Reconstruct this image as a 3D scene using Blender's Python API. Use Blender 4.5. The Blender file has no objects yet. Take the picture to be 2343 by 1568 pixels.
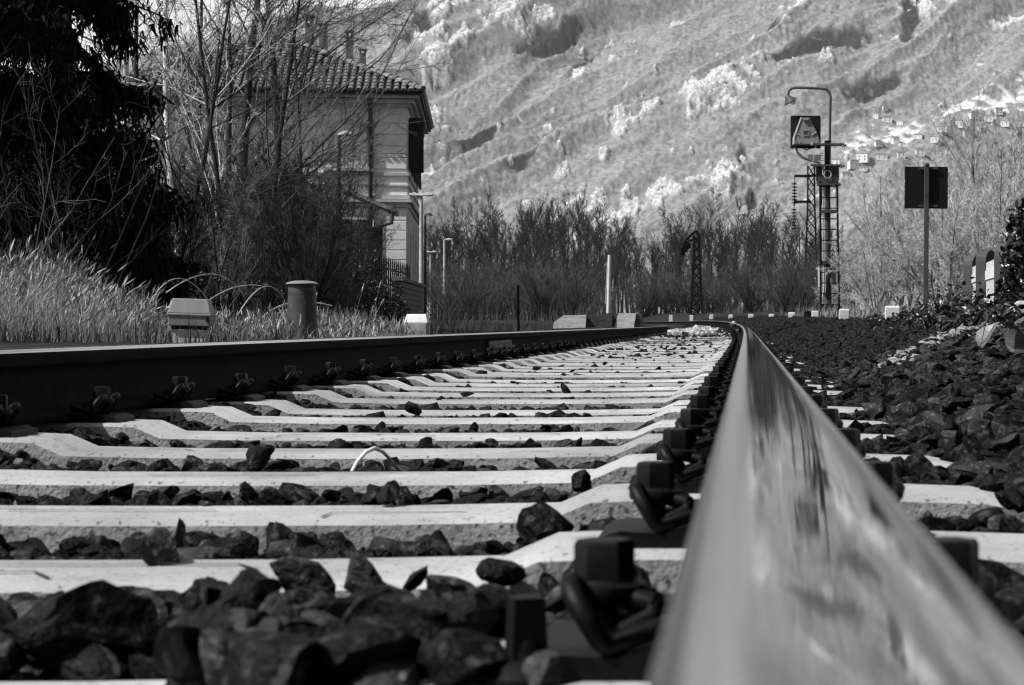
import bpy, math, random
import numpy as np
from mathutils import Vector, Matrix

PI = math.pi
C = bpy.data.collections.new("Place"); bpy.context.scene.collection.children.link(C)
sc = bpy.context.scene
rnd = random.Random(7)
rng = np.random.default_rng(11)

# ------------------------------------------------------------------ camera, light, exposure
F = 4700.0; VX = 1710.0; VY = 741.0; CZ = 0.30          # focal length and vanishing point on a 2343 px wide frame
cam_d = bpy.data.cameras.new("camera"); cam = bpy.data.objects.new("camera", cam_d)
sc.collection.objects.link(cam)
cam.location = (0, 0, CZ); cam.rotation_euler = (PI/2, 0, 0)
cam_d.sensor_width = 36.0; cam_d.lens = F/2343*36
cam_d.shift_x = -(VX-1171.5)/2343; cam_d.shift_y = -(784-VY)/2343
cam_d.clip_start = 0.02; cam_d.clip_end = 12000
cam_d.dof.use_dof = True; cam_d.dof.focus_distance = 8.0; cam_d.dof.aperture_fstop = 20.0
sc.camera = cam

SUN_EL = math.radians(52); SUN_BACK = math.radians(25)   # sun on the left, slightly behind the camera
sdir = Vector((-math.cos(SUN_EL)*math.cos(SUN_BACK), -math.cos(SUN_EL)*math.sin(SUN_BACK), math.sin(SUN_EL)))
sun_d = bpy.data.lights.new("sun", 'SUN'); sun_d.energy = 5.0; sun_d.angle = math.radians(0.5); sun_d.color = (1, 1, 1)
sun = bpy.data.objects.new("sun", sun_d); sc.collection.objects.link(sun)
sun.rotation_euler = sdir.to_track_quat('Z', 'Y').to_euler()

w = bpy.data.worlds.new("World"); sc.world = w; w.use_nodes = True
nt = w.node_tree; nt.nodes.clear()
sky = nt.nodes.new('ShaderNodeTexSky'); sky.sky_type = 'NISHITA'; sky.sun_disc = False
sky.sun_elevation = SUN_EL; sky.sun_rotation = math.atan2(sdir.x, sdir.y)
sky.dust_density = 6.0
bw = nt.nodes.new('ShaderNodeRGBToBW'); bg = nt.nodes.new('ShaderNodeBackground'); bg.inputs[1].default_value = 0.05
wo = nt.nodes.new('ShaderNodeOutputWorld')
nt.links.new(sky.outputs[0], bw.inputs[0])
# bright veil of thin cloud low in the sky beyond the mountain
tcw = nt.nodes.new('ShaderNodeTexCoord'); sx = nt.nodes.new('ShaderNodeSeparateXYZ'); nt.links.new(tcw.outputs['Generated'], sx.inputs[0])
def wmap(src, a, b, c_, d_):
    m = nt.nodes.new('ShaderNodeMapRange'); m.interpolation_type = 'SMOOTHSTEP'
    for i_, v_ in enumerate((a, b, c_, d_)): m.inputs[i_+1].default_value = v_
    nt.links.new(src, m.inputs[0]); return m.outputs[0]
nzw = nt.nodes.new('ShaderNodeTexNoise'); nzw.inputs['Scale'].default_value = 5; nt.links.new(tcw.outputs['Generated'], nzw.inputs[0])
def wmul(a, b, op='MULTIPLY'):
    m = nt.nodes.new('ShaderNodeMath'); m.operation = op; nt.links.new(a, m.inputs[0]); nt.links.new(b, m.inputs[1]); return m.outputs[0]
veil = wmul(wmul(wmap(sx.outputs[2], 0.20, 0.42, 20.0, 0.0), wmap(sx.outputs[1], 0.1, 0.9, 0.0, 1.0)), wmap(nzw.outputs[0], .3, .7, .75, 1.1))
nt.links.new(wmul(bw.outputs[0], veil, 'ADD'), bg.inputs[0]); nt.links.new(bg.outputs[0], wo.inputs[0])

sc.view_settings.view_transform = 'Standard'; sc.view_settings.look = 'None'
sc.view_settings.gamma = 1.0; sc.view_settings.use_curve_mapping = False
sc.view_settings.exposure = 0.15
sc.render.engine = 'CYCLES'
sc.cycles.max_bounces = 6; sc.cycles.diffuse_bounces = 2; sc.cycles.glossy_bounces = 3
sc.cycles.transparent_max_bounces = 6; sc.cycles.volume_bounces = 0
sc.cycles.use_adaptive_sampling = True; sc.cycles.adaptive_threshold = 0.01; sc.cycles.use_denoising = True
sc.cycles.pixel_filter_type = 'BLACKMAN_HARRIS'; sc.cycles.filter_width = 1.2
sc.cycles.sample_clamp_indirect = 4

def P(x, y, Z):
    return Vector(((x-VX)*Z/F, Z, CZ-(y-VY)*Z/F))

# ------------------------------------------------------------------ materials (black and white photograph: neutral greys)
def ramp(nt, fac, a, b, lo=0.3, hi=0.7):
    m = nt.nodes.new('ShaderNodeMapRange'); m.inputs[1].default_value = lo; m.inputs[2].default_value = hi
    m.inputs[3].default_value = a; m.inputs[4].default_value = b
    nt.links.new(fac, m.inputs[0]); return m.outputs[0]
def mk(name, v, rough=0.85, metal=0.0, var=0.3, scale=8.0, bump=0.0, bscale=None, spec=0.3, stretch=None, speck=None):
    m = bpy.data.materials.new(name); m.use_nodes = True
    nt = m.node_tree; p = nt.nodes['Principled BSDF']
    p.inputs['Roughness'].default_value = rough; p.inputs['Metallic'].default_value = metal
    p.inputs['Specular IOR Level'].default_value = spec
    tc = nt.nodes.new('ShaderNodeNewGeometry'); co = tc.outputs['Position']
    if stretch:
        mp = nt.nodes.new('ShaderNodeMapping'); mp.inputs['Scale'].default_value = stretch
        nt.links.new(co, mp.inputs[0]); co = mp.outputs[0]
    n = nt.nodes.new('ShaderNodeTexNoise'); n.inputs['Scale'].default_value = scale; n.inputs['Detail'].default_value = 5
    n.inputs['Roughness'].default_value = 0.65
    nt.links.new(co, n.inputs['Vector'])
    out = ramp(nt, n.outputs[0], v*(1-var), min(0.95, v*(1+var)))
    if speck:                                       # (amount, scale, value): pits or lichen spots
        vo = nt.nodes.new('ShaderNodeTexNoise'); vo.inputs['Scale'].default_value = speck[1]; vo.inputs['Detail'].default_value = 2
        nt.links.new(co, vo.inputs['Vector'])
        f = ramp(nt, vo.outputs[0], 0, 1, 1-speck[0]-0.04, 1-speck[0]+0.04)
        mx = nt.nodes.new('ShaderNodeMix'); mx.data_type = 'FLOAT'
        nt.links.new(f, mx.inputs[0]); nt.links.new(out, mx.inputs[2]); mx.inputs[3].default_value = speck[2]
        out = mx.outputs[0]
    nt.links.new(out, p.inputs['Base Color'])
    if bump:
        b = nt.nodes.new('ShaderNodeBump'); b.inputs['Distance'].default_value = bump; b.inputs['Strength'].default_value = 1
        n2 = nt.nodes.new('ShaderNodeTexNoise'); n2.inputs['Scale'].default_value = bscale or scale*4; n2.inputs['Detail'].default_value = 6
        nt.links.new(co, n2.inputs['Vector']); nt.links.new(n2.outputs[0], b.inputs['Height'])
        nt.links.new(b.outputs[0], p.inputs['Normal'])
    return m

M = {}
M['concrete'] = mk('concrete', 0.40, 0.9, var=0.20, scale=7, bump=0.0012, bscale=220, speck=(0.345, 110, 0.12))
def vary():                                      # each sleeper a slightly different grey
    nt = M['concrete'].node_tree; p = nt.nodes['Principled BSDF']; l = p.inputs['Base Color'].links[0]; src = l.from_socket
    oi = nt.nodes.new('ShaderNodeNewGeometry'); sp = nt.nodes.new('ShaderNodeSeparateXYZ'); nt.links.new(oi.outputs['Position'], sp.inputs[0])
    n = nt.nodes.new('ShaderNodeTexNoise'); n.noise_dimensions = '1D'; n.inputs['Scale'].default_value = .9; nt.links.new(sp.outputs[1], n.inputs['W'])
    n2 = nt.nodes.new('ShaderNodeTexNoise'); n2.inputs['Scale'].default_value = 2.2; n2.inputs['Detail'].default_value = 5; nt.links.new(oi.outputs['Position'], n2.inputs['Vector'])
    m = nt.nodes.new('ShaderNodeMath'); m.operation = 'MULTIPLY'; nt.links.new(ramp(nt, n.outputs[0], .80, 1.12), m.inputs[0]); nt.links.new(ramp(nt, n2.outputs[0], .78, 1.10, .35, .6), m.inputs[1])
    m2 = nt.nodes.new('ShaderNodeMath'); m2.operation = 'MULTIPLY'; nt.links.new(m.outputs[0], m2.inputs[0]); nt.links.new(src, m2.inputs[1]); nt.links.new(m2.outputs[0], p.inputs['Base Color'])
vary()
M['concrete_shade_side'] = mk('shaded_concrete_side', 0.27, 0.95, var=0.35, scale=11, bump=0.003, bscale=140, speck=(0.37, 95, 0.06))  # pitted sides, with their shade put into a darker base colour
M['pit'] = mk('dark_pit', 0.05, 0.95)
M['rust'] = mk('rusty_steel', 0.009, 0.85, var=0.6, scale=25, bump=0.0006, bscale=240, spec=0.06)
M['bolt'] = mk('oiled_steel', 0.005, 0.5, var=0.6, scale=60, bump=0.0004, bscale=400, spec=0.15)
M['stone'] = mk('basalt_stone', 0.0055, 0.6, var=0.95, scale=30, bump=0.006, bscale=110, spec=0.12, speck=(0.39, 60, 0.040))
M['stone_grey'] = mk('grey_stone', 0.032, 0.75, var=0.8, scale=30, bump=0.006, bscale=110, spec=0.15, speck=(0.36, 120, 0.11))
M['rubble_lit'] = mk('sunlit_rubble', 0.40, 0.85, var=0.4, scale=20, bump=0.004, bscale=70)  # white tone stands in for sun falling across the far track
M['stone_lit'] = mk('sunlit_stone', 0.26, 0.85, var=0.7, scale=18, bump=0.006, bscale=90, speck=(0.36, 80, 0.03))  # paler stone stands in for sunlight crossing the shoulder
M['ground'] = mk('dark_soil', 0.010, 0.95, var=0.6, scale=1.7, bump=0.05, bscale=6)
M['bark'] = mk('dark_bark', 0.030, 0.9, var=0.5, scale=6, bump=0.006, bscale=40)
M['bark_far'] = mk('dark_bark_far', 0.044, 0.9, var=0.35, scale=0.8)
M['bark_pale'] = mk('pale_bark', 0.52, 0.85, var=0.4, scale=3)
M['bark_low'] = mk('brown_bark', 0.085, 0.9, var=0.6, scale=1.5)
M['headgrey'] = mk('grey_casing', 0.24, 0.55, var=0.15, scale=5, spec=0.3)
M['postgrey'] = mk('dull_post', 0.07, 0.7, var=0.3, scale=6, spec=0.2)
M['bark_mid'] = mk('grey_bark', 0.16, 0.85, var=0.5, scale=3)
M['birch'] = mk('birch_bark', 0.82, 0.7, var=0.12, scale=4, speck=(0.34, 7, 0.05), stretch=(1, 1, 3))
M['needle'] = mk('conifer_needles', 0.006, 0.7, var=0.8, scale=3, spec=0.1)
M['leaf'] = mk('evergreen_leaf', 0.020, 0.38, var=0.7, scale=9, spec=0.7)
M['bigleaf'] = mk('ivy_leaf', 0.12, 0.42, var=0.4, scale=30, spec=0.5)
M['straw'] = mk('dry_grass', 0.34, 0.8, var=0.85, scale=55)
M['weed'] = mk('weeds', 0.09, 0.8, var=0.9, scale=40)
M['plaster'] = mk('plaster', 0.86, 0.9, var=0.2, scale=1.1, bump=0.003, bscale=30)
M['trim'] = mk('stone_trim', 0.50, 0.9, var=0.2, scale=3)
M['brick'] = mk('brick', 0.16, 0.9, var=0.3, scale=6)
M['tile'] = mk('roof_tile', 0.17, 0.85, var=0.65, scale=5)
M['gutter'] = mk('dark_metal', 0.02, 0.6, var=0.3)
M['shutter'] = mk('dark_shutter', 0.02, 0.8)
M['glass'] = mk('window_glass', 0.02, 0.1, spec=0.6)
M['galv'] = mk('galvanised_steel', 0.38, 0.45, metal=0.3, var=0.2, scale=14)
M['galv_dark'] = mk('weathered_steel', 0.06, 0.6, var=0.35, scale=14, spec=0.4)
M['cream'] = mk('lamp_housing', 0.75, 0.5, var=0.1, spec=0.4)
M['black'] = mk('black_paint', 0.008, 0.5, var=0.3, scale=10, spec=0.25)
M['lattice'] = mk('painted_lattice', 0.006, 0.7, spec=0.1)
M['white'] = mk('white_paint', 0.72, 0.7, var=0.15, scale=6)
M['fence'] = mk('fence_concrete', 0.48, 0.9, var=0.25, scale=6)
M['box'] = mk('grey_plastic', 0.22, 0.5, var=0.18, scale=12, spec=0.5, stretch=(1, 1, 0.2))
M['pot'] = mk('aged_metal', 0.055, 0.6, var=0.45, scale=14, bump=0.001, bscale=160, spec=0.45, speck=(0.30, 60, 0.2))
M['pot_band'] = mk('aged_band', 0.04, 0.6, var=0.4, scale=20)
M['timber'] = mk('pale_timber', 0.58, 0.85, var=0.35, scale=5, stretch=(1, 1, 7), bump=0.004, bscale=9)
M['timber_dark'] = mk('dark_timber', 0.06, 0.85, var=0.5, scale=4, stretch=(1, 1, 6))
M['cable'] = mk('pale_cable', 0.6, 0.5)
M['house'] = mk('house_wall', 0.85, 0.9, var=0.12, scale=0.1)
M['houseroof'] = mk('house_roof', 0.42, 0.9, var=0.3, scale=0.2)

def rail_top_mat():
    m = bpy.data.materials.new('polished_rail'); m.use_nodes = True; nt = m.node_tree; p = nt.nodes['Principled BSDF']
    p.inputs['Metallic'].default_value = 1.0
    at = nt.nodes.new('ShaderNodeAttribute'); at.attribute_name = 'across'
    geo = nt.nodes.new('ShaderNodeNewGeometry'); sp = nt.nodes.new('ShaderNodeSeparateXYZ'); nt.links.new(geo.outputs['Position'], sp.inputs[0])
    cb = nt.nodes.new('ShaderNodeCombineXYZ'); my = nt.nodes.new('ShaderNodeMath'); my.operation = 'MULTIPLY'; my.inputs[1].default_value = 0.02
    nt.links.new(sp.outputs[1], my.inputs[0]); nt.links.new(at.outputs['Fac'], cb.inputs[0]); nt.links.new(my.outputs[0], cb.inputs[1])
    n = nt.nodes.new('ShaderNodeTexNoise'); n.inputs['Scale'].default_value = 240; n.inputs['Detail'].default_value = 3
    nt.links.new(cb.outputs[0], n.inputs['Vector'])
    n3 = nt.nodes.new('ShaderNodeTexNoise'); n3.inputs['Scale'].default_value = 18; n3.inputs['Detail'].default_value = 4
    nt.links.new(geo.outputs['Position'], n3.inputs['Vector'])
    ab = nt.nodes.new('ShaderNodeMath'); ab.operation = 'ABSOLUTE'
    ad = nt.nodes.new('ShaderNodeMath'); ad.operation = 'ADD'; ad.inputs[1].default_value = -0.003
    nt.links.new(at.outputs['Fac'], ad.inputs[0]); nt.links.new(ad.outputs[0], ab.inputs[0])
    edge = ramp(nt, ab.outputs[0], 0.0, 0.20, 0.017, 0.024)         # the worn running band is the smoothest part
    def add(x, y):
        q = nt.nodes.new('ShaderNodeMath'); nt.links.new(x, q.inputs[0]); nt.links.new(y, q.inputs[1]); return q.outputs[0]
    nt.links.new(add(add(edge, ramp(nt, n.outputs[0], 0.0, 0.02)), ramp(nt, n3.outputs[0], 0.025, 0.04)), p.inputs['Roughness'])
    nt.links.new(add(add(ramp(nt, n.outputs[0], -0.02, 0.02), ramp(nt, n3.outputs[0], 0.45, 0.50)), ramp(nt, ab.outputs[0], 0.0, 0.07, 0.015, 0.022)), p.inputs['Base Color'])
    return m
M['railtop'] = rail_top_mat()

# ------------------------------------------------------------------ object helpers
def tag(o, label=None, cat=None, group=None, kind=None):
    if label: o['label'] = label
    if cat: o['category'] = cat
    if group: o['group'] = group
    if kind: o['kind'] = kind
    return o
def link(o, parent=None):
    C.objects.link(o)
    if parent is not None: o.parent = parent
    return o
def empty(name, loc=(0, 0, 0), rz=0.0):
    o = bpy.data.objects.new(name, None); o.location = loc; o.rotation_euler = (0, 0, rz); o.empty_display_size = 0.2
    return link(o)
def mesh_np(name, V, Fq, mat, smooth=False, midx=None):
    """V (n,3), Fq (m,k) int array of one face size or list of arrays"""
    if not isinstance(Fq, list): Fq = [Fq]
    me = bpy.data.meshes.new(name)
    V = np.asarray(V, dtype=np.float32)
    me.vertices.add(len(V)); me.vertices.foreach_set('co', V.ravel())
    loops = np.concatenate([f.ravel() for f in Fq]).astype(np.int32)
    sizes = np.concatenate([np.full(len(f), f.shape[1], dtype=np.int32) for f in Fq])
    me.loops.add(len(loops)); me.loops.foreach_set('vertex_index', loops)
    me.polygons.add(len(sizes))
    starts = np.concatenate([[0], np.cumsum(sizes)[:-1]]).astype(np.int32)
    me.polygons.foreach_set('loop_start', starts)
    me.polygons.foreach_set('use_smooth', np.full(len(sizes), smooth, dtype=bool))
    for mm in (mat if isinstance(mat, (list, tuple)) else [mat]): me.materials.append(mm)
    if midx is not None: me.polygons.foreach_set('material_index', np.asarray(midx, dtype=np.int32))
    me.update(calc_edges=True); me.validate()
    return me
def obj_np(name, V, Fq, mat, parent=None, smooth=False, midx=None):
    return link(bpy.data.objects.new(name, mesh_np(name, V, Fq, mat, smooth, midx)), parent)

class MB:
    def __init__(s): s.v = []; s.f = []
    def add(s, vs, fs, T=None):
        n = len(s.v)
        s.v += [tuple(T @ Vector(v)) if T is not None else tuple(v) for v in vs]
        s.f += [tuple(n+i for i in f) for f in fs]
        return s
    def box(s, c, d, T=None, top=None):
        """centre c, full sizes d; top=(sx,sy) scales the upper face"""
        x, y, z = d[0]/2, d[1]/2, d[2]/2; tx, ty = top or (1, 1)
        vs = [(-x, -y, -z), (x, -y, -z), (x, y, -z), (-x, y, -z), (-x*tx, -y*ty, z), (x*tx, -y*ty, z), (x*tx, y*ty, z), (-x*tx, y*ty, z)]
        vs = [(a+c[0], b+c[1], e+c[2]) for a, b, e in vs]
        return s.add(vs, [(0, 3, 2, 1), (4, 5, 6, 7), (0, 1, 5, 4), (1, 2, 6, 5), (2, 3, 7, 6), (3, 0, 4, 7)], T)
    def tube(s, pts, r, k=8, cap=True, T=None, closed=False):
        pts = [Vector(p) for p in pts]; n = len(pts)
        rs = list(r) if isinstance(r, (list, tuple)) else [r]*n
        vs = []; up = None
        for i, p in enumerate(pts):
            if closed: t = (pts[(i+1) % n]-pts[i-1])
            else: t = (pts[min(i+1, n-1)]-pts[max(i-1, 0)])
            t.normalize()
            if up is None:
                up = Vector((0, 0, 1)) if abs(t.z) < 0.9 else Vector((1, 0, 0))
            a = (up-t*up.dot(t)).normalized(); b = t.cross(a); up = a
            for j in range(k):
                an = 2*PI*(j+0.5)/k
                vs.append(p+(a*math.cos(an)+b*math.sin(an))*rs[i])
        fs = []
        m = n if closed else n-1
        for i in range(m):
            for j in range(k):
                fs.append((i*k+j, i*k+(j+1) % k, ((i+1) % n)*k+(j+1) % k, ((i+1) % n)*k+j))
        if cap and not closed:
            fs.append(tuple(reversed(range(k)))); fs.append(tuple((n-1)*k+j for j in range(k)))
        return s.add(vs, fs, T)
    def lathe(s, prof, c=(0, 0, 0), k=24, T=None):
        vs = []
        for r, z in prof:
            for j in range(k):
                a = 2*PI*j/k; vs.append((c[0]+r*math.cos(a), c[1]+r*math.sin(a), c[2]+z))
        fs = []
        for i in range(len(prof)-1):
            for j in range(k): fs.append((i*k+j, i*k+(j+1) % k, (i+1)*k+(j+1) % k, (i+1)*k+j))
        fs.append(tuple(reversed(range(k)))); fs.append(tuple((len(prof)-1)*k+j for j in range(k)))
        return s.add(vs, fs, T)
    def prism(s, poly, y0, y1, T=None):
        """poly in x,z extruded along y"""
        n = len(poly)
        vs = [(x, y0, z) for x, z in poly]+[(x, y1, z) for x, z in poly]
        fs = [tuple(range(n)), tuple(n+i for i in reversed(range(n)))]
        fs += [(i, n+i, n+(i+1) % n, (i+1) % n) for i in range(n)]
        return s.add(vs, fs, T)
    def mesh(s, name, mat, smooth=None):
        me = bpy.data.meshes.new(name); me.from_pydata(s.v, [], s.f); me.materials.append(mat)
        if smooth is not None:
            me.polygons.foreach_set('use_smooth', [True]*len(me.polygons))
            me.set_sharp_from_angle(angle=math.radians(smooth))
        me.update(); return me
    def build(s, name, mat, parent=None, smooth=None, bevel=None):
        o = link(bpy.data.objects.new(name, s.mesh(name, mat, smooth)), parent)
        if bevel:
            b = o.modifiers.new('bevel', 'BEVEL'); b.width = bevel; b.segments = 2; b.limit_method = 'ANGLE'
        return o
def copy_tree(o, parent=None):
    c = o.copy(); C.objects.link(c); c.parent = parent
    for ch in list(o.children): copy_tree(ch, c)
    return c

ORD = 'first second third fourth fifth sixth seventh eighth ninth tenth eleventh twelfth thirteenth fourteenth fifteenth sixteenth seventeenth eighteenth nineteenth twentieth'.split()
TENS = ['', '', 'twenty', 'thirty', 'forty', 'fifty', 'sixty', 'seventy', 'eighty', 'ninety']
def ordinal(n):
    if n <= 20: return ORD[n-1]
    t, u = divmod(n, 10)
    if t < 10: return (TENS[t][:-1]+'ieth') if u == 0 else TENS[t]+'-'+ORD[u-1]
    return str(n)+'th'

# ------------------------------------------------------------------ noise
def vnoise(x, y, seed=0):
    xi = np.floor(x).astype(np.int64); yi = np.floor(y).astype(np.int64); xf = x-xi; yf = y-yi
    def h(a, b):
        n = (a*374761393+b*668265263+seed*1442695041) & 0x7fffffff
        n = ((n ^ (n >> 13))*1274126177) & 0x7fffffff
        n = (n ^ (n >> 16)) & 0xffff
        an = n/65536.0*2*PI
        return np.cos(an), np.sin(an)
    u = xf*xf*xf*(xf*(xf*6-15)+10); v = yf*yf*yf*(yf*(yf*6-15)+10)
    def g(dx, dy):
        a, b = h(xi+dx, yi+dy); return a*(xf-dx)+b*(yf-dy)
    a = g(0, 0)*(1-u)+g(1, 0)*u; b = g(0, 1)*(1-u)+g(1, 1)*u
    return (a*(1-v)+b*v)*1.5
def fbm(x, y, seed=0, oct=5, gain=0.5):
    s = 0; a = 1; f = 1
    for i in range(oct): s = s+a*vnoise(x*f, y*f, seed+i*17); a *= gain; f *= 2.03
    return s
def sstep(a, b, x):
    t = np.clip((x-a)/(b-a), 0, 1); return t*t*(3-2*t)

# ------------------------------------------------------------------ track geometry
def shift(Y):
    Y = np.asarray(Y, float); Yc = np.clip(Y, 0, 130)
    return 4.0e-6*Yc**3+np.where(Y > 130, (Y-130)*3*4.0e-6*130**2, 0)
def cant(Y): return 0.165*sstep(10, 80, np.asarray(Y, float))
TC = -0.733
def bank(d):                                  # height of the shoulder, d = distance right of the right rail
    return np.interp(d, [0.36, 0.45, 0.60, 0.80, 1.05, 1.4, 2.2, 3.2, 6, 14], [0.05, 0.085, 0.145, 0.20, 0.24, 0.275, 0.33, 0.40, 0.45, 0.5])
def ground_z(X, Y, stones=False):
    X = np.asarray(X, float); Y = np.asarray(Y, float)
    q = X+shift(Y)-TC
    t = np.clip((q+0.751)/1.502, 0, 1.0); e = cant(Y)*t
    z = np.full(q.shape, 0.028)
    z = np.where(np.abs(q) < 1.1, 0.028+0.012*sstep(1.95, 1.55, Y), z)
    z = np.where(q > 1.1, bank(q-0.751)*(1-0.0*Y), z)
    zl = np.interp(-q, [1.1, 1.5, 1.8, 2.3, 6, 12, 40], [0.03, 0.02, 0.04, 0.19, 0.24, 0.34, 0.6])
    z = np.where(q < -1.1, zl, z)
    z = z+e+0.0035*np.clip(Y-22, 0, 400)*np.clip((np.abs(q)-1.2)/3, 0, 1)
    z = np.where(Y > 20, z+0.0*Y, z)
    return z

# ground sheet out to the horizon
xs = np.concatenate([-np.geomspace(7000, 8, 60), np.arange(-7.9, 6.0, 0.12), np.geomspace(6.1, 7000, 60)])
ys = np.concatenate([-np.geomspace(600, 2.2, 14), np.arange(-2, 40, 0.2), np.arange(40, 130, 1.0), np.geomspace(131, 9000, 50)])
gx, gy = np.meshgrid(xs, ys)
gz = ground_z(gx, gy)-0.02
near = np.clip(1-np.abs(gx)/60, 0, 1)
gz = gz+0.010*vnoise(gx*9, gy*9, 3)*(np.abs(gx) < 8)+0.05*fbm(gx*0.35, gy*0.35, 5, 3)*sstep(2.0, 5.0, np.abs(gx+0.7))
nx = len(xs); ny = len(ys)
idx = np.arange(nx*ny).reshape(ny, nx)
Fq = np.stack([idx[:-1, :-1].ravel(), idx[:-1, 1:].ravel(), idx[1:, 1:].ravel(), idx[1:, :-1].ravel()], 1)
tag(obj_np('ground', np.stack([gx.ravel(), gy.ravel(), gz.ravel()], 1), Fq, M['ground'], smooth=True), kind='structure')

# ------------------------------------------------------------------ mountain
def build_mountain():
    xs = np.arange(-860, 420, 1.45); ys = np.concatenate([np.arange(1560, 2330, 1.45), np.geomspace(2332, 2700, 20)])
    X, Y = np.meshgrid(xs, ys)
    base = 34+0.66*(Y-1690)
    base = np.where(Y < 1690, 34+0.34*(Y-1690), base)
    Xi = VX+F*X/Y                                            # where a point would stand across the picture, for placing crags
    Yi = VY-F*(base-CZ)/Y
    u = X*0.71-Y*0.704; v = X*0.704+Y*0.71
    wu = u+22*fbm(v/260, u/200, 9, 3)
    r1 = 1-np.abs(vnoise(wu/150.0, v/900.0, 21))*2
    r2 = 1-np.abs(vnoise(wu/62.0+3, v/460.0, 22))*2
    r3 = 1-np.abs(vnoise(wu/26.0+3, v/170.0, 29))*2
    h = base+28*r1+14*r2+4.5*r3+6*fbm(X/85, Y/85, 31, 4)-9
    # crags
    crags = [(1085, 45, 75, 26), (1170, 75, 60, 30), (1015, 70, 40, 40), (1000, 165, 40, 45), (1640, 270, 85, 45), (1600, 300, 35, 35), (1420, 350, 40, 18), (1480, 325, 25, 14),
             (1660, 470, 45, 45), (1850, 35, 50, 25), (1560, 20, 40, 16), (2170, 35, 70, 45), (1330, 135, 22, 14), (1400, 130, 12, 8), (2120, 80, 22, 30), (1740, 205, 40, 12),
             (1110, 345, 18, 10), (1290, 440, 25, 14), (1510, 490, 60, 20), (990, 240, 30, 20), (1150, 410, 20, 10), (1450, 520, 120, 22), (1720, 130, 12, 8), (1280, 400, 12, 8),
             (1900, 205, 20, 8), (1385, 405, 16, 12), (1350, 520, 60, 16), (960, 395, 40, 14), (2300, 85, 40, 10), (1060, 130, 30, 14), (1240, 60, 35, 12), (1190, 20, 40, 12)]
    rk = np.zeros_like(X)
    for cx, cy, a, b in crags:
        th = 0.35; dx = Xi-cx; dy = Yi-cy
        p = dx*math.cos(th)-dy*math.sin(th); q = dx*math.sin(th)+dy*math.cos(th)
        rk = np.maximum(rk, np.exp(-(p/a)**2-(q/b)**2))
    nz = fbm(X/16, Y/16, 44, 5, .62)
    rock = sstep(0.46, 0.62, rk*.95+0.50*nz)
    scat = sstep(0.80, 0.95, fbm(X/26, Y/20, 61, 4)*0.9+0.12)*sstep(0.3, -0.3, fbm(X/160, Y/160, 62, 2))
    rock = np.maximum(rock, scat*0.8)
    # terraces of the hillside village: bare pale ground
    tb = np.exp(-((Yi-(395-(Xi-1930)*0.30))/34)**2)*sstep(1890, 1960, Xi)
    terr = sstep(0.55, 0.80, tb*.8+0.55*fbm(X/16, Y/7, 71, 4))
    # dark patches and slanting bands on the slope
    dk = np.zeros_like(X)
    for cx, cy, a, b, th in [(965, 95, 26, 45, 0), (930, 130, 26, 20, 0), (1850, 150, 110, 30, 0.5), (1950, 140, 60, 40, 0.4), (2085, 90, 24, 90, -0.2), (1140, 275, 150, 22, 0.62), (1240, 90, 70, 16, 0.5),
                             (1060, 310, 60, 30, 0.5), (1300, 60, 90, 14, 0.6), (1770, 90, 22, 35, 0), (1700, 420, 12, 40, 0.1), (1200, 420, 60, 16, 0.6), (2000, 250, 90, 22, 0.3), (1340, 90, 60, 14, 0.7), (1720, 500, 16, 30, 0)]:
        dx = Xi-cx; dy = Yi-cy
        p = dx*math.cos(th)-dy*math.sin(th); q = dx*math.sin(th)+dy*math.cos(th)
        dk = np.maximum(dk, np.exp(-(p/a)**2-(q/b)**2))
    dark = sstep(0.35, 0.75, dk+0.35*fbm(X/22, Y/22, 81, 4))
    # relief of crags and of the tree canopy
    veg = 1-np.maximum(rock, terr)
    jag = np.abs(vnoise(X/11+nz, Y/9, 51))*5+np.abs(vnoise(X/4.6, Y/4.4, 52))*4
    can = (1-np.abs(vnoise(X/6.4, Y/6.4, 53))*1.6)*1.9+(1-np.abs(vnoise(X/3.1, Y/3.1, 54))*1.6)*1.3
    h = h+rock*jag+veg*can*(0.85+0.6*dark)-dark*5+rock*3
    # skyline falls away behind the station
    cap_y = np.interp(Xi, [-400, 100, 330, 520, 700, 800, 880, 930, 990, 1100], [260, 190, 120, 62, 22, 14, 8, -16, -60, -400])
    cap = CZ+(VY-cap_y)*Y/F+6*fbm(X/30, Y/900, 90, 4)
    h = np.where(h > cap, cap-(h-cap)*0.8, h)
    h = np.where(Y > 2330, h-(Y-2330)*0.9, h)
    h = np.where(Y < 1562, -5, h)
    ny, nx = X.shape; idx = np.arange(nx*ny).reshape(ny, nx)
    Fq = np.stack([idx[:-1, :-1].ravel(), idx[:-1, 1:].ravel(), idx[1:, 1:].ravel(), idx[1:, :-1].ravel()], 1)
    m = bpy.data.materials.new('mountain_side'); m.use_nodes = True; nt = m.node_tree; p = nt.nodes['Principled BSDF']
    p.inputs['Roughness'].default_value = 0.95; p.inputs['Specular IOR Level'].default_value = 0.1
    at = {}
    for nme in ('rock', 'dark', 'terrace'):
        a = nt.nodes.new('ShaderNodeAttribute'); a.attribute_name = nme; at[nme] = a.outputs['Fac']
    tc = nt.nodes.new('ShaderNodeTexCoord')
    def noise(sc_, lo, hi, a=0.35, b=0.65):
        n = nt.nodes.new('ShaderNodeTexNoise'); n.inputs['Scale'].default_value = sc_; n.inputs['Detail'].default_value = 6; n.inputs['Roughness'].default_value = 0.7
        nt.links.new(tc.outputs['Object'], n.inputs['Vector']); return ramp(nt, n.outputs[0], lo, hi, a, b)
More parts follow.
